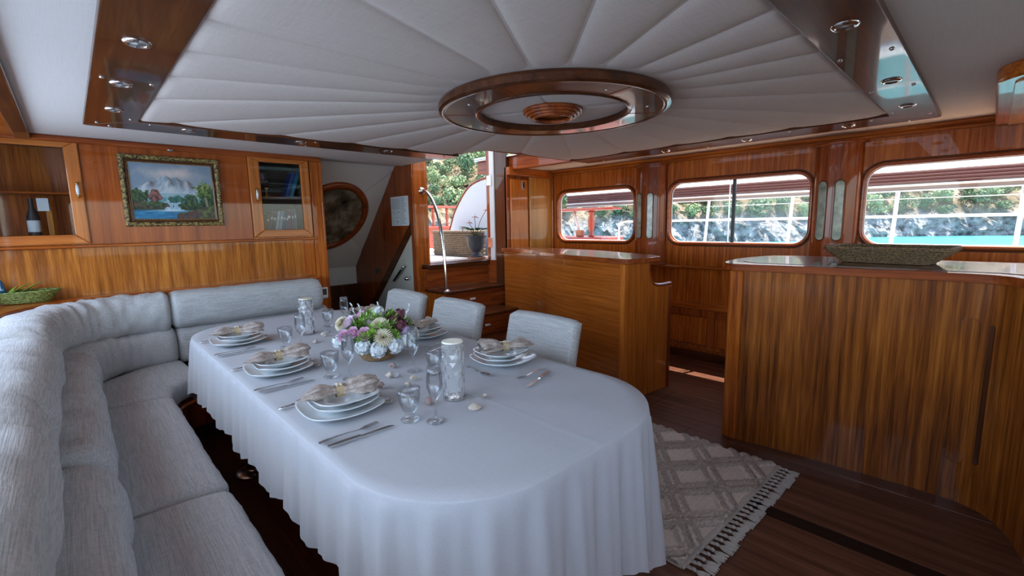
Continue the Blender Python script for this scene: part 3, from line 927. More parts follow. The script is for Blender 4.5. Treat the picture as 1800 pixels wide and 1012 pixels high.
def leaf(mb, base, tip, wd, n=6, droop=.02):
    b, t = Vector(base), Vector(tip)
    d = t-b
    s_ = d.cross(Vector((0, 0, 1)))
    if s_.length < 1e-4: s_ = Vector((1, 0, 0))
    s_.normalize()
    nn = s_.cross(d).normalized()
    vs = []
    for i in range(n+1):
        u = i/n
        ww = wd*math.sin(PI*min(1, u*.92+.04))**.8*(1.25-u*.6)
        c = b+d*u+Vector((0, 0, -droop*u*u))
        vs += [c-s_*ww+nn*ww*.25, c, c+s_*ww+nn*ww*.25]
    mb.add(vs, [(i*3+j, (i+1)*3+j, (i+1)*3+j+1, i*3+j+1) for i in range(n) for j in range(2)])
for (a, el, ln) in [(200, .5, .15), (250, .8, .12), (300, .6, .13), (340, .35, .17), (30, .5, .14), (120, .6, .14), (170, .75, .17)]:
    a = math.radians(a); mb = MB()
    p0 = Vector((3.90, 4.75, 1.18)); p1 = p0+Vector((math.cos(a)*.05, math.sin(a)*.05, .08))
    leaf(mb, p1, p1+Vector((math.cos(a)*math.cos(el), math.sin(a)*math.cos(el), math.sin(el)*.5))*ln, .038)
    mb.tube([p0, p1], .003, 5)
    mb.build('leaf', 'leaf_dark', pl, True)
for (dx, dy, h) in [(-.05, -.05, .20), (.07, -.07, .26), (-.08, .0, .15)]:
    p0 = Vector((3.90, 4.75, 1.18)); p1 = p0+Vector((dx, dy, h))
    sm = MB().tube(smoothpath([p0, p0+Vector((dx*.4, dy*.4, h*.6)), p1], 5), .0028, 5).build('flower_stem', 'stem', pl, True)
    mb = MB(); leaf(mb, p1-Vector((.03, 0, 0)), p1+Vector((.035, -.01, .012)), .026); mb.build('spathe', 'anthurium_red', sm, True)
    MB().tube([p1, p1+Vector((.01, 0, .035))], [.005, .003], 6).build('spadix', 'petal_cream', sm, True)
for o_ in (ur, pl): o_.matrix_basis = Matrix.Translation((3.90, 4.75, 1.0)) @ Matrix.Scale(1.42, 4) @ Matrix.Translation((-3.90, -4.75, -1.0)) @ o_.matrix_basis
# aft red railing
rl = thing('deck_railing', 'red wooden deck railing with turned balusters at the stern', 'railing', (4.2, 7.6, 1.0))
B('top_rail', 'red_rail', (2.9, 9.0, 7.56, 7.66, 1.78, 1.825), rl, .008)
B('bottom_rail', 'red_rail', (2.9, 9.0, 7.57, 7.65, 1.38, 1.43), rl, .008)
B('bulwark', 'red_rail', (2.9, 9.0, 7.58, 7.64, .98, 1.38), rl, .004)
bal = None
for i in range(14):
    x = 3.2+.33*i
    if bal is None:
        bal = MB().lathe([(.02, 1.42), (.034, 1.46), (.02, 1.50), (.036, 1.60), (.02, 1.70), (.034, 1.74), (.024, 1.785)], (0, 7.61, 0), 10).build('baluster', 'red_rail', rl, True)
        bal.location.x = x; 
    else:
        c = bal.copy(); COL.objects.link(c); c.location.x = x

# ================================================================ OUTSIDE STARBOARD
cap = struct(B('bulwark', 'white_paint', (5.7, 6.2, -4, 5.0, .2, 1.12), None, .02), 'white bulwark along the side deck')
B('cap_rail', 'red_rail', (5.65, 6.25, 3.98, 5.3, 1.12, 1.225), cap, .02)
sd = struct(B('side_deck', 'teak_deck', (XW+.08, 5.7, -4, 4.55, .6, .66), None, 0), 'side deck outside the windows')
sr = thing('guard_rail', 'white tubular guard rail with posts along the side deck', 'railing', (6.0, 1.2, 1.1))
for y in (2.6, 1.635, .70, -.155, -1.1, -2.1):
    MB().tube([(6.0, y, 1.1), (6.03, y-.01, 1.42), (6.09, y-.02, 1.98)], .018, 10).build('rail_post', 'white_paint', sr, True)
MB().tube([(6.02, -2.6, 1.447), (6.02, 3.8, 1.447), (6.02, 3.88, 1.43), (6.02, 3.92, 1.38), (6.02, 3.92, 1.11)], .014, 8).build('rail_tube', 'white_paint', sr, True)
MB().tube([(6.02, -2.6, 1.62), (6.02, 2.6, 1.62)], .004, 6).build('guard_wire', 'white_paint', sr, True)
pp = thing('turned_boat_post', 'red turned wooden post with board seen through the first window', 'post', (5.8, 4.27, 1.225))
MB().lathe([(.045, 0), (.05, .02), (.028, .045), (.035, .08), (.05, .18), (.052, .26), (.03, .33), (.045, .36), (.045, .40)], (5.8, 4.27, 1.225), 16).build('turned_shaft', 'red_rail', pp, True)
B('top_board', 'red_rail', (5.7, 5.95, 3.82, 5.1, 1.625, 1.665), pp, .01)
B('foot_block', 'terracotta', (5.76, 5.84, 4.42, 4.55, 1.225, 1.33), pp, .02)
MB().tube([(5.82, 4.50, 1.25), (5.82, 4.62, 1.62)], .022, 8).build('white_strut', 'white_paint', pp, True)
aw = thing('side_awning', 'white boat awning with brown striped rolled side curtain outside the windows', 'awning', (5.5, 0, 1.8))
MB().add([(5.82, -4, 1.99), (6.0, -4, 1.888), (6.0, 4.9, 1.888), (5.82, 4.9, 1.99)], [(0, 1, 2, 3)]).build('canvas_slope', 'awning_canvas', aw)
for i in range(4):
    z = 1.868-.031*i
    MB().tube([(6.0, -4, z), (6.0, 4.9, z)], .0165, 8).build('curtain_fold', 'awning_brown', aw, True)
MB().tube([(5.99, -4, 1.745), (5.99, 4.9, 1.745)], .012, 8).build('curtain_pole', 'white_paint', aw, True)
B('curtain_hem', 'awning_edge', (5.985, 5.995, -4, 4.9, 1.70, 1.735), aw, .002)
MB().tube([(5.98, -4, 1.695), (5.98, 4.9, 1.695)], .007, 6).build('white_piping', 'white_paint', aw, True)
cn = thing('sun_block_canopy', 'unseen white canvas canopy added over the cabin roof to block the sun', 'awning', (2, 2, 2.5))
B('canvas', 'awning_canvas', (-2.5, 4.85, -4, 4.75, 2.47, 2.475), cn, 0)  # unseen canopy, added to keep sun off the hatch; gap shapes a floor streak

# sea and hillside
struct(MB().grid(lambda u, v: (8+100*u, -70+140*v, -.7), 20, 20).build('sea', 'sea'), 'turquoise sea between the boat and the rocky shore')
SHORE = [(85, -60), (78, -25), (70, -4), (66, 4), (61, 9), (50, 13), (46, 17.5), (42, 22), (37, 29), (29, 36), (17, 42), (0, 46), (-25, 48)]
sp, SL_ = resample(smoothpath([(p[0], p[1], 0) for p in SHORE], 10), .3)
TT = [0, .1, .2, .32, .45, .6, .8, 1.0, 1.25, 1.5, 1.8, 2.2, 2.8, 3.5, 4.3, 5.2, 6.2, 7.4, 8.8, 10.4, 12.2, 14.2, 16.5, 19, 22, 25.5, 29.5, 34, 40]
def hill_h(t): return -1.1+2.6*(1-math.exp(-t/.8))+.62*t
vs = []; NS = len(sp)
HP = []
for i, p in enumerate(sp):
    t = (sp[min(i+1, NS-1)]-sp[max(i-1, 0)]).normalized()
    nr = Vector((-t.y, t.x, 0))
    if nr.dot(p) < 0: nr = -nr
    row = []
    for d in TT:
        q = p+nr*d
        q.z = hill_h(d)
        am = .9 if d < 3 else 1.3
        n1 = noise.fractal(q*.55, .8, 2.1, 5)
        n2 = noise.ridged_multi_fractal(q*.35+Vector((7, 3, 1)), .9, 2.1, 4, 1, 2)
        q += nr*(n1*am)
        q.z += (n2-1)*.55*min(1, d/1.2)+n1*.4
        row.append(q)
    HP.append(row)
    vs += row
nT = len(TT)
fs = [(i*nT+j, (i+1)*nT+j, (i+1)*nT+j+1, i*nT+j+1) for i in range(NS-1) for j in range(nT-1)]
struct(MB().add(vs, fs).build('hillside', 'hillside', None, False), 'sunlit rocky hillside rising across the water')
rnd = random.Random(11)
def bush(r, n, mname, seedv):
    rg = random.Random(seedv)
    vs = []; fs = []
    lobes = [(Vector((rg.uniform(-.55, .55), rg.uniform(-.55, .55), rg.uniform(.35, 1.0)))*r, r*rg.uniform(.35, .6)) for _ in range(7)]
    for i in range(n):
        c, lr = rg.choice(lobes)
        d = Vector((rg.gauss(0, 1), rg.gauss(0, 1), rg.gauss(0, 1))).normalized()
        p = c+d*lr*rg.uniform(.75, 1.05)
        a = (d+Vector((rg.gauss(0, .5), rg.gauss(0, .5), rg.gauss(0, .5)))).normalized()
        u = a.orthogonal().normalized(); v_ = a.cross(u)
        s_ = r*rg.uniform(.06, .13)
        k = len(vs)
        vs += [p+u*s_, p+v_*s_*.7, p-u*s_, p-v_*s_*.7]
        fs.append((k, k+1, k+2, k+3))
    return vs, fs
protos = []
for i in range(4):
    v_, f_ = bush(1.0, 700, '', 20+i)
    me = bpy.data.meshes.new('shrub'); me.from_pydata(v_, [], f_)
    me.materials.append(M['foliage' if i % 2 == 0 else 'foliage_light'])
    protos.append(me)
def place_bush(i, j, s_):
    q = HP[i][j]
    o = bpy.data.objects.new('shrub', protos[rnd.randrange(4)])
    COL.objects.link(o)
    o.location = q-Vector((0, 0, .25*s_))
    o.rotation_euler.z = rnd.uniform(0, 6.28)
    o.scale = (s_, s_, s_*rnd.uniform(.85, 1.25))
    return tag(o, 'green shrub growing on the sunlit rocky hillside across the water', 'shrub', 'shrubs on the far hillside')
nb = 0
iA = next(i for i, p in enumerate(sp) if p.y > -6)
iB = next(i for i, p in enumerate(sp) if p.x < 12)
tries = 0
placed = []
while nb < 270 and tries < 9000:
    tries += 1
    i = rnd.randrange(iA, iB); j = rnd.randrange(9, 17) if sp[i].x > 36 else rnd.randrange(12, 23)
    ang = math.atan2(sp[i].x, sp[i].y)
    dens = 1 if sp[i].y < 12 or sp[i].x < 33 else .40
    if rnd.random() > dens: continue
    s_ = rnd.uniform(.7, 1.5)
    if any((HP[i][j]-q).length < .88*(s_+r_) for q, r_ in placed): continue
    placed.append((HP[i][j], s_)); place_bush(i, j, s_); nb += 1

# ================================================================ SOFA
RP = -.24; RB = 4.31; RR = .62
def sofa_path(off, y0, y1, x1, part):
    """plan path parallel to the sofa back; off moves it towards the room"""
    xp, yb, r = RP+off, RB-off, max(.12, RR-off)
    port = [(xp, y0), (xp, y1)]
    return xp, yb, r
carc = [(1.70, YB-.03), (XP+.01, YB-.03), (XP+.01, -1.0), (-.385, -1.0), (-.385, 3.62)]+[(p[0], p[1]) for p in arc((.30, 3.76), .685, 180, 90, 10, .69)]+[(1.66, 4.45), (1.70, 4.45)]
sb = thing('sofa_base', 'wooden base and back ledge of the corner sofa', 'sofa', (0, 3.5, 0))
MB().prism(carc, 0, .955).build('back_carcass', 'wood_x', sb)
led = [(1.70, YB-.028), (XP+.01, YB-.028), (XP+.01, -1.0), (-.375, -1.0), (-.375, 3.62)]+[(p[0], p[1]) for p in arc((.30, 3.76), .675, 180, 90, 10, .68)]+[(1.68, 4.44), (1.70, 4.44)]
MB().prism(led, .957, .985).build('back_ledge', 'wood_x', sb, False, .008)
front = [(.325, -1.0), (.325, 3.42)]+[(p[0], p[1]) for p in arc((.52, 3.42), .195, 180, 90, 8, .26)]+[(1.78, 3.68)]
back_ = [(1.78, 4.44), (-.36, 4.44), (-.36, -1.0)]
MB().prism(front+back_, .09, .30).build('seat_base', 'red_wood_z', sb)
kick = [(.26, -1.0), (.26, 3.5), (.5, 3.74), (1.76, 3.74)]+back_
MB().prism(kick, 0, .09).build('kick_base', 'dark_wood_z', sb)
MB().tube([(p[0]+.042, p[1]-.016, .296) for p in front], .012, 8).build('front_edge', 'wood_y', sb, True)
MB().tube([(p[0]+.004, p[1]-.003, .10) for p in front], .010, 8).build('base_moulding', 'dark_wood_y', sb, True)

# seats
cushion('seat_cushion', 'long light grey seat cushion of the sofa nearest the camera', [(.115, -1.0), (.115, 1.985)], .238, .085, .385, 4.5, .045, .004, crease=(.075, .012), group='sofa cushions')
cushion('seat_cushion', 'light grey sofa seat cushion beside the middle of the table', [(.115, 2.0), (.115, 3.37)], .238, .085, .385, 4.5, .045, .004, crease=(.075, .012), group='sofa cushions')
pc = [(.115, 3.38)]+[(p[0], p[1]) for p in arc((.52, 3.40), .405, 175, 95, 10, .59)]+[(.54, 3.99)]
cushion('seat_cushion', 'curved light grey seat cushion in the sofa corner', pc, (.235, .325), .085, .385, 4.5, .04, .004, crease=(.08, .006), group='sofa cushions')
cushion('seat_cushion', 'light grey seat cushion behind the far table end', [(.56, 3.99), (1.77, 3.99)], .325, .085, .385, 4.5, .045, .004, crease=(.1, .01), group='sofa cushions', mname='sofa_fabric_x')
# lower back cushions
cushion('back_cushion', 'lower back cushion at the near end of the grey sofa', [(-.115, -1.0), (-.115, 1.93)], .15, .15, .60, 2.8, .08, .010, group='sofa cushions', wscale=3)
cushion('back_cushion', 'plump lower back cushion of the sofa beside the middle seat', [(-.115, 1.96), (-.115, 3.48)], .15, .155, .60, 2.8, .09, .011, group='sofa cushions', wscale=3)
lc = [(-.13, 3.485), (-.12, 3.66)]+[(p[0], p[1]) for p in arc((.36, 3.84), .485, 175, 95, 10, .51)]+[(.50, 4.355)]
cushion('back_cushion', 'wrinkled lower back cushion in the sofa corner', lc, .165, .15, .575, 3.4, .04, .011, pinch=[(.30, .007), (.40, .009), (.54, .022), (.66, .006), (.86, .007), (.94, .007)], group='sofa cushions', wscale=5)
cushion('back_cushion', 'long lower back cushion on the painting wall', [(.505, 4.36), (1.69, 4.36)], .145, .15, .575, 3.6, .045, .004, mname='sofa_fabric_x', group='sofa cushions')
# upper roll cushions
cushion('bolster_cushion', 'thick headrest bolster nearest the camera on the sofa', [(-.235, -1.0), (-.235, 3.17)], .145, .165, .815, 2.6, .11, .009, group='sofa cushions', pinch=[(2.9, .010), (2.72, .006), (3.02, .008), (2.3, .005)], wscale=3)
rc = [(-.245, 3.16), (-.24, 3.5)]+[(p[0], p[1]) for p in arc((.32, 3.72), .56, 176, 94, 12, .59)]+[(.485, 4.315)]
cushion('bolster_cushion', 'curved gathered headrest bolster in the sofa corner', rc, .140, .148, .842, 2.8, .045, .013, pinch=[(.40, .006), (.50, .009), (.57, .007), (.64, .015), (.72, .006), (.84, .006), (.99, .020), (1.07, .007), (1.13, .008)], group='sofa cushions', wscale=6)
cushion('bolster_cushion', 'long smooth headrest bolster below the painting', [(.488, 4.315), (1.625, 4.315)], .145, .145, .842, 2.8, .055, .004, mname='sofa_fabric_x', group='sofa cushions')

# ================================================================ DINING TABLE
tb = thing('dining_table', 'long dining table hidden under the white tablecloth', 'table', (1.09, 2.3, 0))
TX0, TX1, TY0, TY1, TR, TZ = .49, 1.70, .785, 3.85, .40, .758
MB().prism(rrect(TX0+.004, TX1-.004, TY0+.004, TY1-.004, TR, 10), TZ-.035, TZ-.003).build('table_top', 'wood_y', tb, False, .006)
for (x, y) in [(.66, 2.96), (1.5, 2.96), (.72, 1.35), (1.5, 1.35)]:
    lg = MB().tube([(x, y, .02), (x, y, TZ-.035)], .032, 16).build('leg', 'dark_metal', tb, True)
    MB().lathe([(0, 0), (.115, 0), (.115, .012), (.10, .022), (.05, .03), (.045, .05), (0, .05)], (x, y, 0), 32).build('foot_plate', 'steel', lg, 'auto')
def cloth_mesh():
    N = 560
    base = rrect(TX0, TX1, TY0, TY1, TR, 24)
    pts, L = resample([(p[0], p[1], 0) for p in base]+[(base[0][0], base[0][1], 0)], .001)
    loop = [pts[int(len(pts)*i/N) % len(pts)] for i in range(N)]
    cx, cy = (TX0+TX1)/2, (TY0+TY1)/2
    nrm = []; cor = []; drop = []
    for i in range(N):
        t = (loop[(i+2) % N]-loop[i-2]).normalized()
        nrm.append(Vector((t.y, -t.x, 0)))
    for i in range(N):
        a = abs(nrm[i].x*nrm[i].y)*2
        c = a**1.0
        cor.append(c)
        near = loop[i].y < 1.3
        base_d = .335 if loop[i].x < 1.0 else .36
        ext = .27 if near else .12
        if near and abs(nrm[i].y) > .9: base_d += .13
        drop.append(base_d+ext*c)
    # smooth drops
    for _ in range(24):
        drop = [(drop[i-1]+drop[i]*2+drop[(i+1) % N])/4 for i in range(N)]
    vs = []; fs = []
    RT = 20
    for r in range(RT):
        s_ = (r/(RT-1))
        for i in range(N):
            p = loop[i]
            q = Vector((cx+(p.x-cx)*s_, cy+(p.y-cy)*s_, TZ))
            # keep inset near the edge so the edge can round off
            q.z += .0016*math.exp(-((q.x-1.13)/.006)**2)+.0014*math.exp(-((q.y-1.36-.04*q.x)/.006)**2)+.0014*math.exp(-((q.y-2.55)/.006)**2)+.0012*noise.noise(q*5)
            vs.append(q)
    DT = [.004, .010, .02, .035, .06, .1, .16, .24, .33, .43, .54, .65, .76, .87, .96, 1]
    for k, d in enumerate(DT):
        for i in range(N):
            s_ = L*i/N
            dd = d*drop[i] if k > 3 else d*.5
            frac = dd/drop[i]
            a1 = noise.noise(Vector((s_*2.1, 3.1, 0)))
            ph = s_*2*PI/(.155 if loop[i].y > 1.25 else .155)+1.6*noise.noise(Vector((s_*1.7, 0, 0)))*2
            rip = (math.sin(ph)+.5*math.sin(ph*2.13+1.3))*(.35+.65*abs(a1))
            rip2 = noise.noise(Vector((s_*9, dd*2, 4)))
            amp = frac**.8*(.021+.040*cor[i]+(.012 if loop[i].y < 1.25 else 0))
            fold = .0
            off = .0035+min(dd, .03)*.12+.022*frac+.012*cor[i]*frac+amp*rip+rip2*.006*frac
            if k < 4: off = [.002, .0035, .0045, .006][k]
            off = max(off, .004 if k > 1 else 0)
            wave = .022*math.sin(s_*2*PI/.42+1.0)*frac+.004*rip*frac
            p = loop[i]+nrm[i]*off
            vs.append(Vector((p.x, p.y, TZ-dd+(wave if k > 6 else 0))))
    R = RT+len(DT)
    for r in range(R-1):
        for i in range(N):
            j = (i+1) % N
            fs.append((r*N+i, r*N+j, (r+1)*N+j, (r+1)*N+i))
    return MB().add(vs, fs)
tc = cloth_mesh().build('tablecloth', 'cloth', None, True)
tag(tc, 'white tablecloth hanging in soft folds over the dining table', 'tablecloth')
TZ += .004

# ================================================================ CHAIRS
ch = thing('dining_chair', 'x', 'chair', (0, 0, 0), 'upholstered dining chairs along the table')
MB().sell((-.02, 0, .435), (.235, .245, .055), .22, 32, 14, e2=.4).build('seat', 'chair_fabric', ch, True)
def chair_back():
    vs = []; nu, nv = 60, 48
    def P(u, v, side):
        y = -.268+.536*u
        z = .40+.505*v
        ed = min(u, 1-u, ); ev = min(1-v, 1)
        ru = (1-max(0, 1-ed/.035)**3.2)**.6; rv = (1-max(0, 1-ev/.04)**3.2)**.6
        th = .038*max(0, ru*rv)
        # soften the upper corners
        cyy = abs(y)/.268
        z -= .018*max(0, cyy-.82)/.18*v**6
        z += .010*(1-cyy**2)*v
        x = .17+.115*v+.018*(2*u-1)**2*0-.012*(1-(2*u-1)**2)*0
        return (x+side*th, y, z)
    mb = MB()
    mb.grid(lambda u, v: P(u, v, -1), nu, nv)
    mb.grid(lambda u, v: P(u, v, 1), nu, nv)
    # close bottom
    mb.grid(lambda u, v: tuple(Vector(P(u, 0, -1)).lerp(Vector(P(u, 0, 1)), v)), nu, 2)
    return mb
cb = chair_back().build('backrest', 'chair_fabric', ch, True)
seam_pts = [(.17+.115*v+.030, sgn*.2555, .40+.487*v) for sgn in (1,) for v in [k/14 for k in range(15)]]
MB().tube(seam_pts, .0035, 6).build('piping', 'chair_fabric', cb, True)
MB().tube([(p[0], -p[1], p[2]) for p in seam_pts], .0035, 6).build('piping', 'chair_fabric', cb, True)
for sx in (-.21, .17):
    for sy in (-.21, .21):
        MB().prism([(sx-.02, sy-.02), (sx+.02, sy-.02), (sx+.02, sy+.02), (sx-.02, sy+.02)], 0, .40).build('leg', 'dark_wood_z', ch, False, .004)
CH = [((1.715, 1.815), 0, 'pale upholstered dining chair nearest the camera'), ((1.715, 2.65), 0, 'pale upholstered dining chair in the middle of the row'), ((1.715, 3.365), 0, 'pale upholstered dining chair farthest along, behind the flowers')]
for i, ((x, y), rz, lb) in enumerate(CH):
    if i == 0:
        ch.matrix_basis = Matrix.Translation((x, y, 0)); ch['label'] = lb
    else:
        copy_tree(ch, (x, y, 0), rz, lb)

# ================================================================ COUNTERS
def offset_path(path, d):
    out = []
    n = len(path)
    for i in range(n):
        a = Vector(path[max(i-1, 0)]); b = Vector(path[min(i+1, n-1)])
        t = (b-a).normalized()
        out.append((path[i][0]+t.y*d, path[i][1]-t.x*d))
    return out
c1 = thing('bar_counter', 'wavy-fronted mahogany bar counter beside the steps', 'counter', (3.4, 2.6, 0))
p1 = [(p.x, p.y) for p in smoothpath([(3.075, 1.945, 0), (3.15, 2.3, 0), (3.24, 2.65, 0), (3.40, 3.05, 0), (3.60, 3.38, 0), (3.70, 3.70, 0), (3.73, 4.02, 0)], 6)]
inn = [(x+.05, y+.02) for x, y in p1]
MB().prism(p1+inn[::-1], 0, 1.125).build('front_panel', 'counter_wood_y', c1, 'auto')
endprof = [(3.10, 0), (3.665, 0), (3.675, .905), (3.55, .905), (3.47, .915), (3.42, .945), (3.395, 1.0), (3.385, 1.08), (3.38, 1.125), (3.10, 1.125)]
mb = MB()
def endpt(x, z, h):
    t = (x-3.075)/.59
    return (x-h*.12, 1.945-.075*t+h, z)
n = len(endprof)
vs = [endpt(x, z, 0) for x, z in endprof]+[endpt(x, z, .04) for x, z in endprof]
mb.add(vs, [tuple(range(n)), tuple(range(n, 2*n))[::-1]]+[(i, (i+1) % n, n+(i+1) % n, n+i) for i in range(n)])
mb.build('end_panel', 'end_wood', c1)
MB().tube([endpt(p.x, p.y, .015) for p in smoothpath([(3.70, .915, 0), (3.56, .912, 0), (3.47, .925, 0), (3.42, .96, 0), (3.395, 1.03, 0), (3.385, 1.12, 0)], 5)], .018, 10).build('edge_moulding', 'red_wood_x', c1, True)
MB().prism([(3.05, 1.93), (3.115, 1.925), (3.12, 1.985), (3.07, 1.99)], 0, 1.125).build('corner_post', 'end_wood', c1, False, .014)
MB().prism([(3.64, 1.862), (3.685, 1.858), (3.69, 1.91), (3.65, 1.912)], 0, .905).build('end_post', 'red_wood_z', c1, False, .012)
MB().prism([(3.665, 1.9), (3.69, 2.4), (3.80, 3.0), (3.85, 3.9), (3.80, 3.9), (3.75, 3.0), (3.64, 2.4), (3.62, 1.92)], 0, .9).build('inner_panel', 'wood_z', c1)
top1 = [(p.x, p.y) for p in smoothpath([(3.46, 1.855, 0), (3.25, 1.85, 0), (3.07, 1.885, 0), (3.045, 1.97, 0), (3.115, 2.3, 0), (3.205, 2.66, 0), (3.365, 3.07, 0), (3.565, 3.40, 0), (3.66, 3.72, 0), (3.68, 4.005, 0)], 5)]
top1 += [(3.97, 4.005)]+[(p.x, p.y) for p in smoothpath([(3.96, 3.3, 0), (3.86, 2.75, 0), (3.66, 2.25, 0), (3.56, 1.96, 0)], 5)]
holed('counter_top', 'red_wood_y', top1, [], 1.125, 1.165, 'z', c1, .014)

c2 = thing('side_counter', 'large ribbon-grained mahogany counter on the right', 'counter', (3.4, .3, 0))
p2 = [(p.x, p.y) for p in smoothpath([(3.045, 1.105, 0), (3.09, .8, 0), (3.11, .45, 0), (3.125, .15, 0), (3.105, -.03, 0), (2.99, -.14, 0), (2.75, -.21, 0), (2.45, -.25, 0), (2.1, -.28, 0)], 6)]
holed('counter_body', 'counter_wood', p2+[(2.1, -1.0), (3.9, -1.0), (3.9, 1.08), (3.10, 1.15)], [], 0, 1.13, 'z', c2)
MB().prism([(3.03, 1.06), (3.08, 1.06), (3.12, 1.165), (3.04, 1.15)], 0, 1.13).build('corner_post', 'wood_z', c2, False, .014)
top2 = [(p.x, p.y) for p in smoothpath([(3.92, 1.02, 0), (3.80, 1.16, 0), (3.50, 1.235, 0), (3.22, 1.23, 0), (3.07, 1.18, 0), (3.015, 1.08, 0), (3.045, .8, 0), (3.065, .45, 0), (3.08, .15, 0), (3.065, -.025, 0), (2.965, -.115, 0), (2.74, -.18, 0), (2.4, -.22, 0), (2.1, -.25, 0)], 6)]
holed('counter_top', 'red_wood_y', top2+[(2.1, -1.0), (3.92, -1.0)], [], 1.13, 1.172, 'z', c2, .016)
holed('top_inset', 'dark_wood_y', [(3.83, -.95), (3.83, .98), (3.5, 1.13), (3.2, 1.12), (3.13, 1.02), (3.16, .45), (3.17, -.05), (3.05, -.24), (2.75, -.30), (2.2, -.36), (2.2, -.95)], [], 1.172, 1.1745, 'z', c2)
for (y, w_, z0, z1) in [(.03, .035, .24, .92), (-.045, .010, .24, .92)]:
    st_ = arc((y, z1), w_, 0, 180, 8)+arc((y, z0), w_, 180, 360, 8)
    xx = 3.117 if y > 0 else 3.093
    MB().prism(st_, xx-.004, xx+.02, 'x').build('inset_strip', 'counter_wood' if y > 0 else 'dark_wood_z', c2, False, .003)

# wicker tray on the side counter
tr = thing('wicker_tray', 'brown woven wicker tray on the right counter', 'tray', (3.55, .42, 1.175))
rot = Matrix.Rotation(math.radians(-8), 2)
mb = MB()
for r in range(9):
    f = 1+.055*r; zz = 1.182+.0095*r
    pts = []
    loop = rrect(-.115*f, .115*f, -.205*f, .205*f, .045, 5)
    P2, L_ = resample([(x, y, 0) for x, y in loop]+[(loop[0][0], loop[0][1], 0)], .012)
    for k, p in enumerate(P2[:-1]):
        o_ = .0022*(1 if (k+r) % 2 else -1)
        q = rot @ Vector((p.x, p.y))
        d = q.normalized()
        pts.append((3.55+q.x+d.x*o_, .42+q.y+d.y*o_, zz))
    mb.tube(pts, .006, 5, True)
mb.build('woven_side', 'wicker', tr, True)
loop = rrect(-.165, .165, -.295, .295, .05, 6)
MB().tube([(3.55+(rot @ Vector(p)).x, .42+(rot @ Vector(p)).y, 1.268) for p in loop], .0095, 8, True).build('rim', 'wicker', tr, True)
loop = rrect(-.11, .11, -.20, .20, .04, 6)
MB().prism([(3.55+(rot @ Vector(p)).x, .42+(rot @ Vector(p)).y) for p in loop], 1.1755, 1.183).build('bottom', 'wicker', tr)
tag(MB().sell((3.58, .42, 1.225), (.05, .075, .042), .7, 18, 10).build('foil_parcel', 'silver_foil', None, True), 'shiny silver parcel lying in the wicker tray', 'parcel')

# ================================================================ PAINTING
pa = thing('framed_painting', 'mountain and waterfall landscape painting in an ornate gilt frame', 'painting', (.64, YB-.02, 1.48))
FX0, FX1, FZ0, FZ1 = .318, .965, 1.482, 2.024
def frame_ring(x0, x1, z0, z1, prof, name, m, parent):
    vs = []; k = len(prof)
    for (cx, cz, sx, sz) in [(x0, z0, 1, 1), (x1, z0, -1, 1), (x1, z1, -1, -1), (x0, z1, 1, -1)]:
        for d, h in prof: vs.append((cx+sx*d, YB-.008-h, cz+sz*d))
    fs = [(i*k+j, ((i+1) % 4)*k+j, ((i+1) % 4)*k+(j+1) % k, i*k+(j+1) % k) for i in range(4) for j in range(k)]
    return MB().add(vs, fs).build(name, m, parent, False, .002)
frame_ring(FX0, FX1, FZ0, FZ1, [(0, 0), (0, .022), (.008, .032), (.022, .034), (.032, .024), (.038, 0)], 'outer_frame', 'gold_frame', pa)
frame_ring(FX0+.036, FX1-.036, FZ0+.036, FZ1-.036, [(0, 0), (0, .014), (.012, .017), (.02, .01), (.024, 0)], 'inner_frame', 'dark_wood_x', pa)
beads = MB()
bx0, bx1, bz0, bz1 = FX0+.055, FX1-.055, FZ0+.055, FZ1-.055
for (a, b, n_) in [((bx0, bz0), (bx1, bz0), 44), ((bx0, bz1), (bx1, bz1), 44), ((bx0, bz0), (bx0, bz1), 36), ((bx1, bz0), (bx1, bz1), 36)]:
    for k in range(n_):
        x, z = a[0]+(b[0]-a[0])*k/n_, a[1]+(b[1]-a[1])*k/n_
        beads.sell((x, YB-.02, z), (.0045, .005, .0045), 1, 6, 4)
tag(beads.build('bead_trim', 'brass', pa, True), None, None, None, 'stuff')
def srgb(r, g, b): return tuple(((c/255+.055)/1.055)**2.4 if c > 10 else c/255/12.92 for c in (r, g, b))
def lerp3(a, b, t): t = max(0, min(1, t)); return tuple(a[i]+(b[i]-a[i])*t for i in range(3))
MP = [(0, .50), (.08, .55), (.17, .63), (.22, .69), (.27, .66), (.33, .74), (.41, .80), (.45, .77), (.48, .73), (.52, .76), (.56, .755), (.60, .71), (.64, .70), (.68, .71), (.73, .66), (.80, .61), (.9, .56), (1, .5)]
def mtop(u):
    for (a, b), (c, d) in zip(MP, MP[1:]):
        if a <= u <= c: return b+(d-b)*(u-a)/(c-a)
    return .5
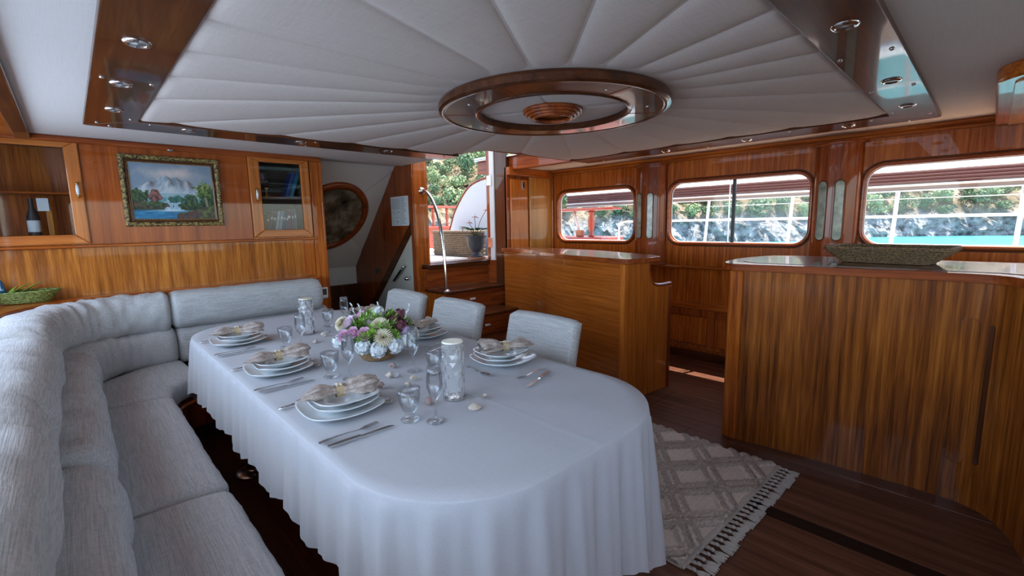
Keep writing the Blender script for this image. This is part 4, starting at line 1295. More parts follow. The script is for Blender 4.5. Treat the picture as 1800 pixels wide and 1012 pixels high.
def paint(u, v):
    nz = lambda s, o=0: noise.fractal(Vector((u*s, v*s*.7, o)), .7, 2, 4)
    sky_ = lerp3((140, 155, 170), (122, 140, 158), v+.3*nz(4))
    cl_ = math.exp(-(((u-.5)/.30)**2+((v-.83)/.10)**2))
    col = lerp3(sky_, (205, 190, 186), cl_*1.1+.25*nz(7, 2))
    mt = mtop(u)+.012*nz(30, 5)
    if v < mt:
        sn = noise.fractal(Vector((u*16-v*5, v*5, 9)), .7, 2, 4)
        col = lerp3((198, 196, 200), (128, 152, 170), .5+1.1*sn)
        for (ru, w_) in [(.245, .03), (.47, .022), (.575, .025), (.70, .03)]:
            dd = u-(ru+.20*(mt-v)*(1 if ru > .4 else .6))
            if 0 < mt-v < .2: col = lerp3(col, (112, 72, 62), .9*math.exp(-(dd/w_)**2)*(1-(mt-v)/.2))
            col = lerp3(col, (96, 122, 142), .7*math.exp(-((dd-.035)/w_)**2)*math.exp(-(mt-v)*7))
        col = lerp3((186, 196, 204), col, (v-.44)/.16)
    if v < .47: col = lerp3((132, 168, 180), (150, 176, 186), .5+nz(12, 3))
    if v < .40: col = lerp3((92, 142, 152), (160, 190, 190), .5+nz(20, 4)*1.3-.3)
    if v < .30:
        col = (36, 66, 56)
    if .365 < u < .60 and v < .31: col = lerp3((190, 208, 218), (120, 160, 188), .5+.9*noise.noise(Vector((u*70, v*4, 1))))
    if v < .155: col = lerp3((20, 92, 140), (60, 142, 178), .5+noise.fractal(Vector((u*8, v*60, 2)), .7, 2, 3))
    if abs(v-.155) < .02 and u < .66: col = lerp3(col, (205, 218, 224), .8*math.exp(-((u-.45)/.2)**2))
    def blob(cu, cv, ru, rv, a, b, s=14, th=1.0, o=0):
        nonlocal col
        d = ((u-cu)/ru)**2+((v-cv)/rv)**2
        if d+.75*nz(s, o+cu*10) < th:
            col = lerp3(a, b, .45+1.2*nz(26, o+3)+(v-cv)/rv*.35)
    blob(.52, .36, .10, .07, (38, 84, 76), (70, 118, 104), 22)
    blob(.06, .38, .15, .16, (24, 44, 30), (66, 98, 56), 14)
    blob(.26, .40, .075, .125, (78, 44, 44), (150, 100, 92), 18)
    blob(.12, .24, .26, .07, (34, 50, 34), (110, 76, 62), 12)
    blob(.24, .27, .14, .045, (40, 66, 40), (78, 104, 62), 20)
    blob(.70, .32, .085, .15, (26, 52, 42), (78, 110, 74), 18)
    blob(.70, .24, .20, .07, (26, 46, 32), (70, 100, 58), 14)
    blob(.93, .34, .12, .22, (24, 44, 30), (62, 92, 50), 14)
    blob(.86, .56, .105, .11, (44, 70, 34), (142, 156, 84), 18)
    blob(.88, .44, .11, .07, (40, 66, 34), (118, 138, 72), 18)
    if .905 < u+.25*(v-.3)*.3+.02 < .935 and .18 < v < .40: col = (132, 130, 112)
    if v < .10+.16*(u-.52)/.48 and u > .5: col = lerp3((66, 60, 54), (104, 116, 68), .5+1.1*nz(18, 8))
    if v < .06+.20*(u-.5)/.5 and .5 < u < .78: col = lerp3((96, 70, 70), (58, 52, 50), .5+nz(20, 2))
    return srgb(*[max(4, min(250, c)) for c in col])
CX0, CX1, CZ0, CZ1 = FX0+.056, FX1-.056, FZ0+.056, FZ1-.056
NU, NV = 168, 136
mb = MB(); mb.grid(lambda u, v: (CX0+(CX1-CX0)*u, YB-.016, CZ0+(CZ1-CZ0)*v), NU, NV)
me = bpy.data.meshes.new('canvas'); me.from_pydata(mb.v, [], mb.f)
ca = me.color_attributes.new('print', 'FLOAT_COLOR', 'POINT')
for i in range(NU+1):
    for j in range(NV+1):
        ca.data[i*(NV+1)+j].color = (*[c*.92 for c in paint(i/NU, j/NV)], 1)
cvs = link('canvas', me, 'painted_canvas', pa)
MB().lathe([(0, -.012), (.018, -.012), (.024, -.004), (.024, 0)], (.64, YB-.06, 2.07), 16).build('x', 'steel', None, True)
o = bpy.data.objects['x']; o.name = 'picture_light'; tag(o, 'small metal picture light above the painting', 'light')

# ================================================================ WALL CABINETS
def cabinet(name, label, x0, x1, z0, z1, gx0, gx1, gz0, gz1, ix0, ix1, iz0, iz1, hx, shelf):
    e = thing(name, label, 'cabinet', ((x0+x1)/2, YB, z0))
    y0, y1 = YB+.03, YB+.27
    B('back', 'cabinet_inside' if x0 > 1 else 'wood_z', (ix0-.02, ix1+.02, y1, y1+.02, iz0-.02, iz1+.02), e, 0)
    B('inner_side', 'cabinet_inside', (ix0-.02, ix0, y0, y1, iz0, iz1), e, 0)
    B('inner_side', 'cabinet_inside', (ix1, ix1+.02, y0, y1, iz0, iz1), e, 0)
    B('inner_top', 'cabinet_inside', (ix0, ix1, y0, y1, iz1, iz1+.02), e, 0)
    B('inner_bottom', 'wood_x', (ix0, ix1, y0-.03, y1, iz0-.012, iz0), e, 0)
    B('shelf', 'wood_x', (ix0, ix1, y0, y1, shelf-.012, shelf), e, .002)
    d = holed('door', 'door_wood_z', [(gx0, z0), (gx0, z0)], [], 0, 1, 'y', e) if False else None
    dr = thing('door', None, None, ((x0+x1)/2, YB-.02, z0)); 
    for k in list(dr.keys()): del dr[k]
    dr.parent = e; dr.matrix_parent_inverse = e.matrix_basis.inverted()
    def fr(nm, poly, m): MB().prism(poly, YB-.030, YB-.002, 'y').build(nm, m, dr, False, .006)
    fr('stile', [(x0, z0), (gx0, gz0), (gx0, gz1), (x0, z1)], 'door_wood_z')
    fr('stile', [(x1, z0), (gx1, gz0), (gx1, gz1), (x1, z1)], 'door_wood_z')
    fr('rail', [(x0, z0), (x1, z0), (gx1, gz0), (gx0, gz0)], 'door_wood_x')
    fr('rail', [(x0, z1), (x1, z1), (gx1, gz1), (gx0, gz1)], 'door_wood_x')
    MB().box(gx0-.01, gx1+.01, YB-.016, YB-.012, gz0-.01, gz1+.01).build('glass_pane', 'cabinet_glass', dr)
    hz = 1.745
    MB().tube([(hx, YB-.055, hz-.04), (hx, YB-.06, hz), (hx, YB-.055, hz+.04)], [.007, .011, .007], 10).build('handle', 'white_plastic', dr, True)
    for s_ in (-1, 1): MB().tube([(hx, YB-.03, hz+s_*.048), (hx, YB-.058, hz+s_*.046), (hx, YB-.058, hz+s_*.036)], .008, 8).build('handle_mount', 'brass', dr, True)
    return e
cabinet('wall_cabinet', 'glass-fronted wooden wall cabinet at the left edge', -.53, .11, 1.362, 2.092, -.44, .033, 1.43, 2.035, -.5, .048, 1.395, 2.065, .078, 1.73)
cabinet('wall_cabinet', 'glass-fronted wooden wall cabinet holding books', 1.19, 1.705, 1.368, 2.075, 1.278, 1.627, 1.435, 2.035, 1.262, 1.648, 1.415, 2.055, 1.235, 1.735)
bx = 1.30
BK = [('maroon', (.16, .03, .03), .022, .16, -14), ('black and white', (.05, .05, .06), .024, .185, -14), ('charcoal', (.03, .035, .045), .028, .175, -12), ('white-spined', (.42, .46, .50), .022, .19, -12), ('pale blue', (.22, .36, .50), .028, .19, -12),
      ('navy', (.02, .05, .12), .024, .18, -10), ('dark blue', (.03, .07, .16), .022, .17, -8), ('purple', (.13, .04, .13), .034, .20, 0), ('plum', (.17, .05, .10), .020, .195, 0), ('teal', (.02, .15, .22), .022, .205, 0)]
for nm, c, w_, h, tl in BK:
    mat('book_'+nm, c, .5)
    e = thing('book', f'{nm} book in the lower row of the book cabinet', 'book', (bx, YB+.1, 1.415), 'books in the wall cabinet')
    sh = -math.tan(math.radians(tl))*h
    def bpt(x, y, z): return (bx+x+sh*z/h, y, 1.416+z)
    def bk(x0, x1, y0, y1, z0, z1, name_, m_):
        MB().add([bpt(x, y, z) for z in (z0, z1) for x, y in ((x0, y0), (x1, y0), (x1, y1), (x0, y1))], [(0, 3, 2, 1), (4, 5, 6, 7), (0, 1, 5, 4), (1, 2, 6, 5), (2, 3, 7, 6), (3, 0, 4, 7)]).build(name_, m_, e, False, .0015)
    bk(0, w_, YB+.06, YB+.19, 0, h, 'cover', 'book_'+nm)
    bk(.003, w_-.003, YB+.065, YB+.188, h-.001, h+.002, 'pages', 'paper')
    bk(.005, w_-.005, YB+.0585, YB+.061, h*.62, h*.74, 'title_band', 'paper')
    bx += w_+.005
for nm, c, x in [('royal blue', (.02, .06, .24), 1.535), ('turquoise', (.02, .20, .30), 1.575)]:
    mat('book_'+nm, c, .5)
    e = thing('book', f'{nm} book leaning on the upper shelf of the book cabinet', 'book', (x, YB+.1, 1.74), 'books in the wall cabinet')
    vs = []
    for z, dx in ((0, 0), (.235, .085)):
        for xx, yy in ((0, YB+.08), (.034, YB+.08), (.034, YB+.22), (0, YB+.22)): vs.append((x+xx+dx-.03, yy, 1.7355+z))
    MB().add(vs, [(0, 3, 2, 1), (4, 5, 6, 7), (0, 1, 5, 4), (1, 2, 6, 5), (2, 3, 7, 6), (3, 0, 4, 7)]).build('cover', 'book_'+nm, e, False, .002)
    MB().box(x-.026+.08, x+.0+.08, YB+.085, YB+.21, 1.9690, 1.972).build('pages', 'paper', e)
lan = thing('oil_lamp', 'small brass oil lamp with glass on the cabinet upper shelf', 'lamp', (1.36, YB+.13, 1.735))
MB().lathe([(0, 0), (.035, 0), (.038, .01), (.012, .03), (.012, .05), (.03, .07), (.03, .09), (.012, .10), (0, .10)], (1.36, YB+.13, 1.735), 16).build('brass_base', 'brass', lan, True)
MB().openlathe([(.014, .10), (.032, .13), (.028, .16), (.016, .19), (.016, .22)], (1.36, YB+.13, 1.735), 16).build('glass_chimney', 'drinking_glass', lan, True)
MB().lathe([(0, .085), (.02, .085), (.022, .10), (.016, .15), (0, .15)], (1.325, YB+.10, 1.80), 14).build('blue_glass', 'petal_lilac', lan, True)
bo = thing('bottle', 'dark bottle with a white label in the left cabinet', 'bottle', (-.17, YB+.12, 1.395))
MB().lathe([(0, 0), (.032, 0), (.034, .01), (.034, .17), (.013, .23), (.013, .29), (0, .29)], (-.17, YB+.12, 1.395), 16).build('glass_body', 'dark_grey', bo, 'auto')
MB().openlathe([(.0345, .06), (.0345, .14)], (-.17, YB+.12, 1.395), 16).build('paper_label', 'paper', bo, True)
bo2 = thing('photo_stand', 'small wooden stand with a picture in the left cabinet', 'stand', (-.06, YB+.12, 1.395))
B('upright', 'honey_wood', (-.10, -.07, YB+.10, YB+.12, 1.395, 1.66), bo2, .003)
B('picture', 'paper', (-.14, -.08, YB+.085, YB+.098, 1.60, 1.69), bo2, .002)

# green seagrass basket and bottle on the sofa ledge
gb = thing('leaf_basket', 'green woven basket with leaf shaped rim on the sofa ledge', 'basket', (-.25, 4.42, .986))
mb = MB()
for r in range(7):
    f = .75+.06*r
    pts = [(-.25+.13*f*math.cos(2*PI*k/40)*1.15, 4.44+.085*f*math.sin(2*PI*k/40), .995+.011*r+.003*((k+r) % 2)) for k in range(40)]
    mb.tube(pts, .0075, 5, True)
mb.build('woven_rim', 'seagrass_green', gb, True)
for k in range(16):
    a = 2*PI*k/16
    mb = MB()
    p0 = Vector((-.25+.14*math.cos(a), 4.44+.085*math.sin(a), 1.05))
    leaf(mb, p0, p0+Vector((math.cos(a)*.05, math.sin(a)*.02, .035)), .014, 4)
    mb.build('rim_leaf', 'seagrass_green', gb, True)
for (a, t, wd) in [((-.31, 4.46, 1.03), (-.15, 4.47, 1.13), .03), ((-.33, 4.49, 1.04), (-.22, 4.5, 1.12), .028), ((-.34, 4.44, 1.03), (-.29, 4.46, 1.10), .024)]:
    mb = MB(); leaf(mb, a, t, wd, 8, 0); mb.build('green_leaf', 'leaf_bright', gb, True)
gl = thing('glass_ornament', 'small blue glass ornament with silver neck at the left edge', 'ornament', (-.362, 4.50, .986))
mat('blue_glass', (.01, .07, .16), .08, coat=.5)
MB().lathe([(0, 0), (.03, 0), (.032, .01), (.028, .06), (0, .06)], (-.362, 4.50, .986), 16).build('woven_foot', 'wicker_grey', gl, 'auto')
MB().lathe([(.02, .06), (.024, .09), (.012, .14), (.006, .155), (0, .155)], (-.362, 4.50, .986), 16).build('blue_drop', 'blue_glass', gl, True)
MB().sell((-.362, 4.50, 1.147), (.006, .006, .008), 1, 10, 6).build('silver_stopper', 'chrome', gl, True)

# ================================================================ RUG
rg = thing('rug', 'beige shaggy rug with raised diamond pattern and white fringe', 'rug', (2.27, 1.7, 0))
RX0, RX1, RY0, RY1 = 1.70, 2.86, .745, 3.0
def rug_h(x, y):
    u = (x-RX0)/.39; v = (y-RY0)/.62
    tri = abs(((v+.0) % 1)*2-1)
    hh = 0
    for sgn in (1, -1):
        for off in (0, .22):
            ph = (u+sgn*(tri-.5)*.95+off+.13) % 1
            d = min(ph, 1-ph)*.39*.8
            hh = max(hh, math.exp(-(d/.027)**4))
    return hh
NX, NY = 190, 360
vs = []
for i in range(NX+1):
    for j in range(NY+1):
        x = RX0+(RX1-RX0)*i/NX; y = RY0+(RY1-RY0)*j/NY
        h = rug_h(x, y)
        shag = noise.noise(Vector((x*90, y*90, 1)))*.35+noise.noise(Vector((x*45, y*45, 5)))*.3
        y2 = y+(.035*(1-(x-RX0)/(RX1-RX0)) if True else 0)*(1-(y-RY0)/(RY1-RY0))
        vs.append((x, y2, .008+.016*h*(1+shag*.9)+.002*shag))
fs = [(i*(NY+1)+j, (i+1)*(NY+1)+j, (i+1)*(NY+1)+j+1, i*(NY+1)+j+1) for i in range(NX) for j in range(NY)]
pile = MB().add(vs, fs).build('woven_pile', 'rug_fabric', rg, True, weld=False)
pile.data.materials.append(M['rug_pile'])
for p_ in pile.data.polygons:
    if rug_h(p_.center.x, p_.center.y) > .45: p_.material_index = 1
MB().prism([(RX0, RY0+.035), (RX1, RY0), (RX1, RY1), (RX0, RY1)], .001, .0075).build('rug_backing', 'rug_fabric', rg)
MB().prism([(RX0, RY0+.022), (RX1, RY0-.013), (RX1, RY0+.012), (RX0, RY0+.047)], .002, .013).build('hem_band', 'fringe_yarn', rg, False, .003)
for k in range(27):
    t = (k+.5)/27
    x = RX0+(RX1-RX0)*t; y = RY0+.035*(1-t)-.012
    jx, jy = rnd.uniform(-.012, .012), rnd.uniform(-.01, .01)
    mb = MB()
    mb.tube([(x-.006, y, .009), (x-.004, y-.025, .010)], .0045, 5)
    mb.tube([(x+.007, y, .009), (x+.004, y-.025, .010)], .0045, 5)
    mb.tube([(x, y-.022, .010), (x+jx*.3, y-.032, .012), (x+jx*.5, y-.042, .009)], [.006, .009, .006], 6)
    for q in range(6):
        dx = (q-2.5)*.0042
        mb.tube([(x+jx*.5, y-.04, .009), (x+jx+dx*1.6, y-.065, .008), (x+jx*1.3+dx*2.4+rnd.uniform(-.003, .003), y-.095+jy, .006)], [.004, .0042, .0025], 5)
    mb.build('tassel', 'fringe_yarn', rg, True)

# ================================================================ TABLEWARE
def plate_mesh(half, lift, depth, nexp=5.0, well=None, foot=.006, curve=.0):
    """square coupe plate: superelliptic outline, swept-up corners, thin body"""
    n = 64; mb = MB()
    rings = [0, .25, .45, .56, .62, .68, .76, .86, .95, 1.0]
    def pt(q, s_, top):
        a = 2*PI*q/n
        c, sn = math.cos(a), math.sin(a)
        R = (abs(c)**nexp+abs(sn)**nexp)**(-1/nexp)
        cornr = (R-1)/(2**(.5-1/nexp)*0+(2**.5-1)*.9) if R > 1 else 0
        if well:
            rr = s_*((1 if s_ < .62 else 1)*1)
            Rw = 1+(R-1)*max(0, (s_-.62)/.38)
            r = half*s_*Rw
            z = foot+(0 if s_ < .45 else depth*min(1, (s_-.45)/.19)**.8)+(lift*(max(0, (s_-.64)/.36))**1.5)*(1+.9*cornr)
        else:
            r = half*s_*(1+(R-1)*min(1, s_*1.2))
            z = foot+lift*(max(0, (s_-.5)/.5))**1.8*(1+1.1*cornr)
        if not top: z -= .0045 if s_ > .5 else foot*.8
        return (r*c, r*sn, max(z, .0005))
    for top in (True, False):
        vs = [pt(q, s_, top) for s_ in rings for q in range(n)]
        fs = [(i*n+k, i*n+(k+1) % n, (i+1)*n+(k+1) % n, (i+1)*n+k) for i in range(len(rings)-1) for k in range(n)]
        mb.add(vs, fs if top else [f[::-1] for f in fs])
    vs = [pt(q, 1, True) for q in range(n)]+[pt(q, 1, False) for q in range(n)]
    mb.add(vs, [(k, (k+1) % n, n+(k+1) % n, n+k) for k in range(n)])
    return mb
MESH = {}
def proto(name, mb, m, smooth=True):
    o = mb.build(name, m, None, smooth)
    me = o.data; bpy.data.objects.remove(o); MESH[name] = me; return me
proto('charger_plate', plate_mesh(.138, .017, 0), 'porcelain')
proto('salad_plate', plate_mesh(.112, .017, 0), 'porcelain')
proto('soup_plate', plate_mesh(.114, .010, .020, well=True), 'porcelain')
def blade(mb, outline, z0=.002, th=.0022, zf=lambda x: 0):
    n = len(outline)
    vs = [(x, y, z0+zf(x)) for x, y in outline]+[(x, y, z0+th+zf(x)) for x, y in outline]
    mb.add(vs, [tuple(range(n))[::-1], tuple(range(n, 2*n))]+[(i, (i+1) % n, n+(i+1) % n, n+i) for i in range(n)])
def strip_pts(prof):
    return [(x, w_) for x, w_ in prof]+[(x, -w_) for x, w_ in prof[::-1]]
mb = MB()     # fork along +x, handle at x=0
hz = lambda x: .004*math.sin(PI*min(1, x/.14))+(.006*((x-.14)/.06) if x > .14 else 0)
for a, b in zip([(0, .007), (.02, .0085), (.06, .0055), (.10, .0035), (.135, .003), (.15, .009), (.16, .0115)], [(.02, .0085), (.06, .0055), (.10, .0035), (.135, .003), (.15, .009), (.16, .0115)]):
    blade(mb, [(a[0], a[1]), (b[0], b[1]), (b[0], -b[1]), (a[0], -a[1])], zf=hz)
for q in (-.0095, -.0032, .0032, .0095):
    blade(mb, [(.159, q-.002), (.205, q*.92-.001), (.205, q*.92+.001), (.159, q+.002)], zf=hz)
proto('fork', mb, 'steel', False)
mb = MB()
kn = [(0, .006), (.03, .009), (.09, .0075), (.11, .0065)]
for a, b in zip(kn, kn[1:]): blade(mb, [(a[0], a[1]), (b[0], b[1]), (b[0], -b[1]), (a[0], -a[1])], th=.005)
blade(mb, [(.108, .006), (.20, .0085), (.215, .0065), (.228, -.004), (.228, -.0055), (.108, -.006)], th=.0018)
proto('knife', mb, 'steel', False)
mb = MB()
spn = [(0, .007), (.02, .0085), (.06, .0055), (.10, .0035), (.14, .0035)]
for a, b in zip(spn, spn[1:]): blade(mb, [(a[0], a[1]), (b[0], b[1]), (b[0], -b[1]), (a[0], -a[1])], zf=hz)
mb.grid(lambda u, v: (.135+.06*(.5-.5*math.cos(PI*u)), (.019*math.sin(PI*u)**.7)*(2*v-1), .0085-.006*math.sin(PI*u)*(1-(2*v-1)**2)), 14, 8)
proto('spoon', mb, 'steel', True)
# glasses (thin-walled, inner and outer surface)
mb = MB()
mb.lathe([(0, 0), (.033, 0), (.034, .004), (.026, .009), (.014, .016), (.015, .022), (.024, .034), (.034, .06), (.039, .09), (.0405, .118), (.0395, .118), (.0378, .09), (.0328, .06), (.022, .036), (.010, .030), (0, .029)], (0, 0, 0), 32)
proto('tumbler', mb, 'drinking_glass')
mb = MB()
mb.lathe([(0, 0), (.033, 0), (.033, .003), (.012, .008), (.005, .016), (.0042, .05), (.0048, .072), (.008, .08), (.02, .098), (.028, .125), (.029, .15), (.026, .18), (.0235, .205), (.0228, .205), (.0252, .18), (.028, .15), (.027, .126), (.019, .10), (.006, .084), (0, .082)], (0, 0, 0), 32)
proto('wine_glass', mb, 'drinking_glass')
def put(name, cat, label, group, x, y, z, rz=0):
    o = bpy.data.objects.new(name, MESH[name]); COL.objects.link(o)
    o.matrix_basis = Matrix.Translation((x, y, z)) @ Matrix.Rotation(rz, 4, 'Z')
    return tag(o, label, cat, group)
# napkin prototype: gathered cloth through a straw ring with a shell
np_ = thing('napkin', 'x', 'napkin', (0, 0, 0), 'folded napkins on the plates')
def lobe(s_, ln, prof, pleat, seed, npl):
    """one gathered half of the napkin: a puffed, pleated tube of cloth"""
    def fn(u, v):
        k = u*(len(prof)-1); i = min(int(k), len(prof)-2); f = k-i; f = f*f*(3-2*f)
        r = prof[i]+(prof[i+1]-prof[i])*f
        a = 2*PI*v
        rip = math.cos(npl*a+seed+2.2*u)*pleat*(.25+.75*u)+.35*math.cos((npl+3)*a+seed*2)*pleat
        nz = noise.noise(Vector((u*3+seed, math.cos(a)*1.3, math.sin(a)*1.3)))*.35
        rr = r*(1+rip+nz)
        y = rr*1.18*math.cos(a)+.012*math.sin(u*4+seed)*u
        z = .020+rr*.62*math.sin(a)+.010*math.sin(PI*u)
        x = s_*(ln*u+.010*math.cos(a*2+seed)*u)
        return (x, y, max(.003, z))
    return fn
for s_, ln, prof, pleat, seed, npl in [(-1, .145, (.017, .024, .034, .038, .034, .022, .006), .16, .7, 5), (1, .135, (.017, .026, .038, .044, .046, .050, .040), .24, 2.3, 6)]:
    mb = MB(); fn = lobe(s_, ln, prof, pleat, seed, npl)
    mb.grid(fn, 26, 64)
    mb.build('cloth_fan', 'napkin', np_, True)
mb = MB(); mb.grid(lambda u, v: ((-.016+.032*u), (.021+.002*math.sin(u*20))*math.cos(2*PI*v), .021+.020*math.sin(2*PI*v)), 6, 28)
mb.grid(lambda u, v: ((-.016+.032*u), (.0235)*math.cos(2*PI*v), .021+.0225*math.sin(2*PI*v)), 6, 28)
nr_ = mb.build('straw_ring', 'straw', np_, True)
mb = MB()
for k in range(5):
    a = 2*PI*k/5
    mb.tube([(0, 0, .046), (.011*math.cos(a), .011*math.sin(a), .047), (.02*math.cos(a), .02*math.sin(a), .044)], [.006, .0045, .0015], 6)
mb.build('starfish', 'shell_pale', nr_, True)
first = [True]
def napkin(x, y, z, rz, label):
    if first[0]:
        first[0] = False
        np_.matrix_basis = Matrix.Translation((x, y, z)) @ Matrix.Rotation(rz, 4, 'Z'); np_['label'] = label
    else: copy_tree(np_, (x, y, z), rz, label)
SET = [(.672, 1.655, 1, 'nearest place setting on the sofa side'), (.665, 2.345, 1, 'middle place setting on the sofa side'), (.672, 3.125, 1, 'far place setting on the sofa side'),
       (1.512, 1.655, -1, 'nearest place setting on the chair side'), (1.525, 2.42, -1, 'middle place setting on the chair side'), (1.51, 3.15, -1, 'far place setting on the chair side')]
for (x, y, s_, nm) in SET:
    put('charger_plate', 'plate', f'large square white plate at the bottom of the {nm}', 'square dinner plates', x, y, TZ)
    put('salad_plate', 'plate', f'square white middle plate of the {nm}', 'square middle plates', x+.012*s_, y+.002, TZ+.0225-.006, 0)
    put('soup_plate', 'plate', f'white soup plate on top of the {nm}', 'square soup plates', x+.012*s_, y+.002, TZ+.034-.006, 0)
    if s_ > 0: napkin(x+.005, y+.01, TZ+.052, math.radians(-6+rnd.uniform(-6, 6)), f'silky beige napkin in a straw ring on the {nm}')
    else: napkin(x+.02, y+.0, TZ+.052, math.radians(150 if y < 2 else 205), f'silky beige napkin in a straw ring on the {nm}')
    rz = 0 if s_ > 0 else PI
    xo = x-.17*s_
    if s_ > 0:
        put('fork', 'fork', f'steel fork beside the {nm}', 'table forks', xo, y-.225, TZ+.001, rz+.0)
        put('knife', 'knife', f'steel knife beside the {nm}', 'table knives', xo+.01, y-.27, TZ+.001, rz-.02)
        put('spoon', 'spoon', f'steel spoon behind the plates of the {nm}', 'table spoons', xo, y+.17, TZ+.001, rz+.05)
        put('spoon', 'spoon', f'small steel spoon above the plates of the {nm}', 'dessert spoons', x+.175, y+.10, TZ+.001, math.radians(-97))
    else:
        put('fork', 'fork', f'steel fork beside the {nm}', 'table forks', x+.05, y-.235, TZ+.001, PI+.12)
        put('knife', 'knife', f'steel knife beside the {nm}', 'table knives', x+.03, y-.285, TZ+.001, PI+.30)
        put('spoon', 'spoon', f'steel spoon left of the plates of the {nm}', 'table spoons', x-.185, y+.06, TZ+.001, math.radians(-98))
for (x, y, nm) in [(.808, 1.385, 'beside the nearest sofa-side napkin'), (.806, 2.07, 'beside the middle sofa-side napkin'), (.845, 2.80, 'beside the far sofa-side napkin'), (1.163, 1.748, 'behind the nearer crystal lamp'), (1.243, 3.17, 'between the far crystal lamp and the flowers'), (1.335, 2.52, 'behind the flower basket')]:
    put('tumbler', 'glass', f'clear stemless water glass {nm}', 'water glasses', x, y, TZ)
for (x, y, nm) in [(.866, 1.308, 'in front of the nearer crystal lamp'), (.853, 1.975, 'left of the flower basket'), (.898, 2.705, 'in front of the far crystal lamp'), (1.118, 1.858, 'right of the flower basket'), (1.325, 3.08, 'at the far end of the table'), (1.30, 2.38, 'hidden behind the flower basket')]:
    put('wine_glass', 'glass', f'clear stemmed wine glass {nm}', 'wine glasses', x, y, TZ)

# crystal lamps
def crystal(x, y, label):
    e = thing('crystal_lamp', label, 'lamp', (x, y, TZ), 'cut crystal table lamps')
    n = 16; rows = 14; H = .222
    vs = []
    for r in range(rows+1):
        for k in range(n):
            a = 2*PI*(k+.5*(r % 2))/n
            rad = (.0455, .0395, .0455, .042)[(k+(r//2)*1) % 4] if r % 2 == 0 else .043
            vs.append((x+rad*math.cos(a), y+rad*math.sin(a), TZ+.006+H*r/rows))
    fs = []
    for r in range(rows):
        for k in range(n):
            k2 = (k+1) % n
            a, b, c, d = r*n+k, r*n+k2, (r+1)*n+k2, (r+1)*n+k
            fs += [(a, b, d), (b, c, d)] if r % 2 == 0 else [(a, b, c), (a, c, d)]
    for r in range(rows+1):
        pass
    inner = len(vs)
    for z in (TZ+.006, TZ+.006+H):
        for k in range(n):
            a = 2*PI*k/n
            vs.append((x+.031*math.cos(a), y+.031*math.sin(a), z))
    for k in range(n):
        k2 = (k+1) % n
        fs += [(inner+k, inner+n+k, inner+n+k2, inner+k2), (k, inner+k, inner+k2, k2), (rows*n+k, rows*n+k2, inner+n+k2, inner+n+k)]
    MB().add(vs, fs).build('facetted_shade', 'crystal', e)
    MB().lathe([(0, 0), (.043, 0), (.044, .006), (0, .006)], (x, y, TZ), 24).build('base', 'chrome', e, 'auto')
    mat_name = 'lamp_cap'
    if mat_name not in M: mat(mat_name, (.78, .74, .60), .3)
    MB().lathe([(0, 0), (.042, 0), (.040, .006), (0, .007)], (x, y, TZ+.007+H), 24).build('top_cap', mat_name, e, 'auto')
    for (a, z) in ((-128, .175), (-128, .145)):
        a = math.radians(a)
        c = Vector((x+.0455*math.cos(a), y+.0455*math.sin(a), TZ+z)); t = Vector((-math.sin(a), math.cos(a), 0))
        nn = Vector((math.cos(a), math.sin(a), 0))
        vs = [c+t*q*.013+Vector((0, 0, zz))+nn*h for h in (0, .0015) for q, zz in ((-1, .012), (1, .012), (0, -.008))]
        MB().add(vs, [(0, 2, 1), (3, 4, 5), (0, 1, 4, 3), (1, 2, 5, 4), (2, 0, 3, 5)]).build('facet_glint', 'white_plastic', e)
crystal(1.045, 1.44, 'cut crystal table lamp with pale top at the near end of the table')
crystal(1.058, 3.05, 'cut crystal table lamp at the far end of the table')

# seashells
def spiral_shell(x, y, rz, s_, m, label):
    mb = MB()
    pts = []; rad = []
    for k in range(60):
        t = k/59
        a = t*2*PI*3.2
        r = .010*(1-t)**1.1
        pts.append((.006+.026*t-.01, r*math.cos(a), .010+r*math.sin(a)*.9)); rad.append(.0088*(1-t)**.85+.0008)
    mb.tube(pts, rad, 8)
    mb.v = [(px_*s_, py_*s_, max(.0003, pz_*s_)) for px_, py_, pz_ in mb.v]
    o = mb.build('seashell', m, None, True)
    o.matrix_basis = Matrix.Translation((x, y, TZ)) @ Matrix.Rotation(rz, 4, 'Z')
    tag(o, label, 'shell', 'seashells scattered on the table')
def clam(x, y, rz, s_, m, label, open_=False):
    def fn(u, v, k=1):
        a = PI*(v*1.0)
        r = .024*u
        rib = 1+.03*math.cos(v*PI*22)
        xx = r*math.cos(a)*1.0*rib; yy = r*math.sin(a)*1.1*rib-.012
        z = .013*(1-u**2.2)*k
        if open_: z = .013*u**2.2*k
        return (xx*s_, yy*s_, (z+.0005+(.002 if k > 1 else 0))*s_)
    mb = MB(); mb.grid(lambda u, v: fn(u, v), 10, 44); mb.grid(lambda u, v: fn(u, v, 1.12), 10, 44)
    o = mb.build('seashell', m, None, True)
    o.matrix_basis = Matrix.Translation((x, y, TZ)) @ Matrix.Rotation(rz, 4, 'Z')
    tag(o, label, 'shell', 'seashells scattered on the table')
spiral_shell(1.071, 1.975, .6, 1.05, 'shell_pink', 'pinkish spiral seashell right of the flower basket')
spiral_shell(.99, 1.855, 2.4, 1.1, 'shell_pale', 'pale spiral seashell between flowers and near glasses')
clam(1.01, 1.84, .8, .8, 'porcelain', 'white clam shell touching a pale spiral shell', True)
spiral_shell(1.043, 1.74, 1.2, .95, 'shell_pale', 'pale seashell behind the nearest water glass')
spiral_shell(.893, 1.765, 3.4, 1.0, 'shell_pink', 'brownish seashell beside the nearest napkin')
spiral_shell(.935, 1.455, 4.2, 1.05, 'shell_pink', 'brown seashell between the near glasses and crystal lamp')
clam(1.027, 1.293, 2.2, 1.05, 'shell_pale', 'ribbed beige scallop shell nearest the camera')
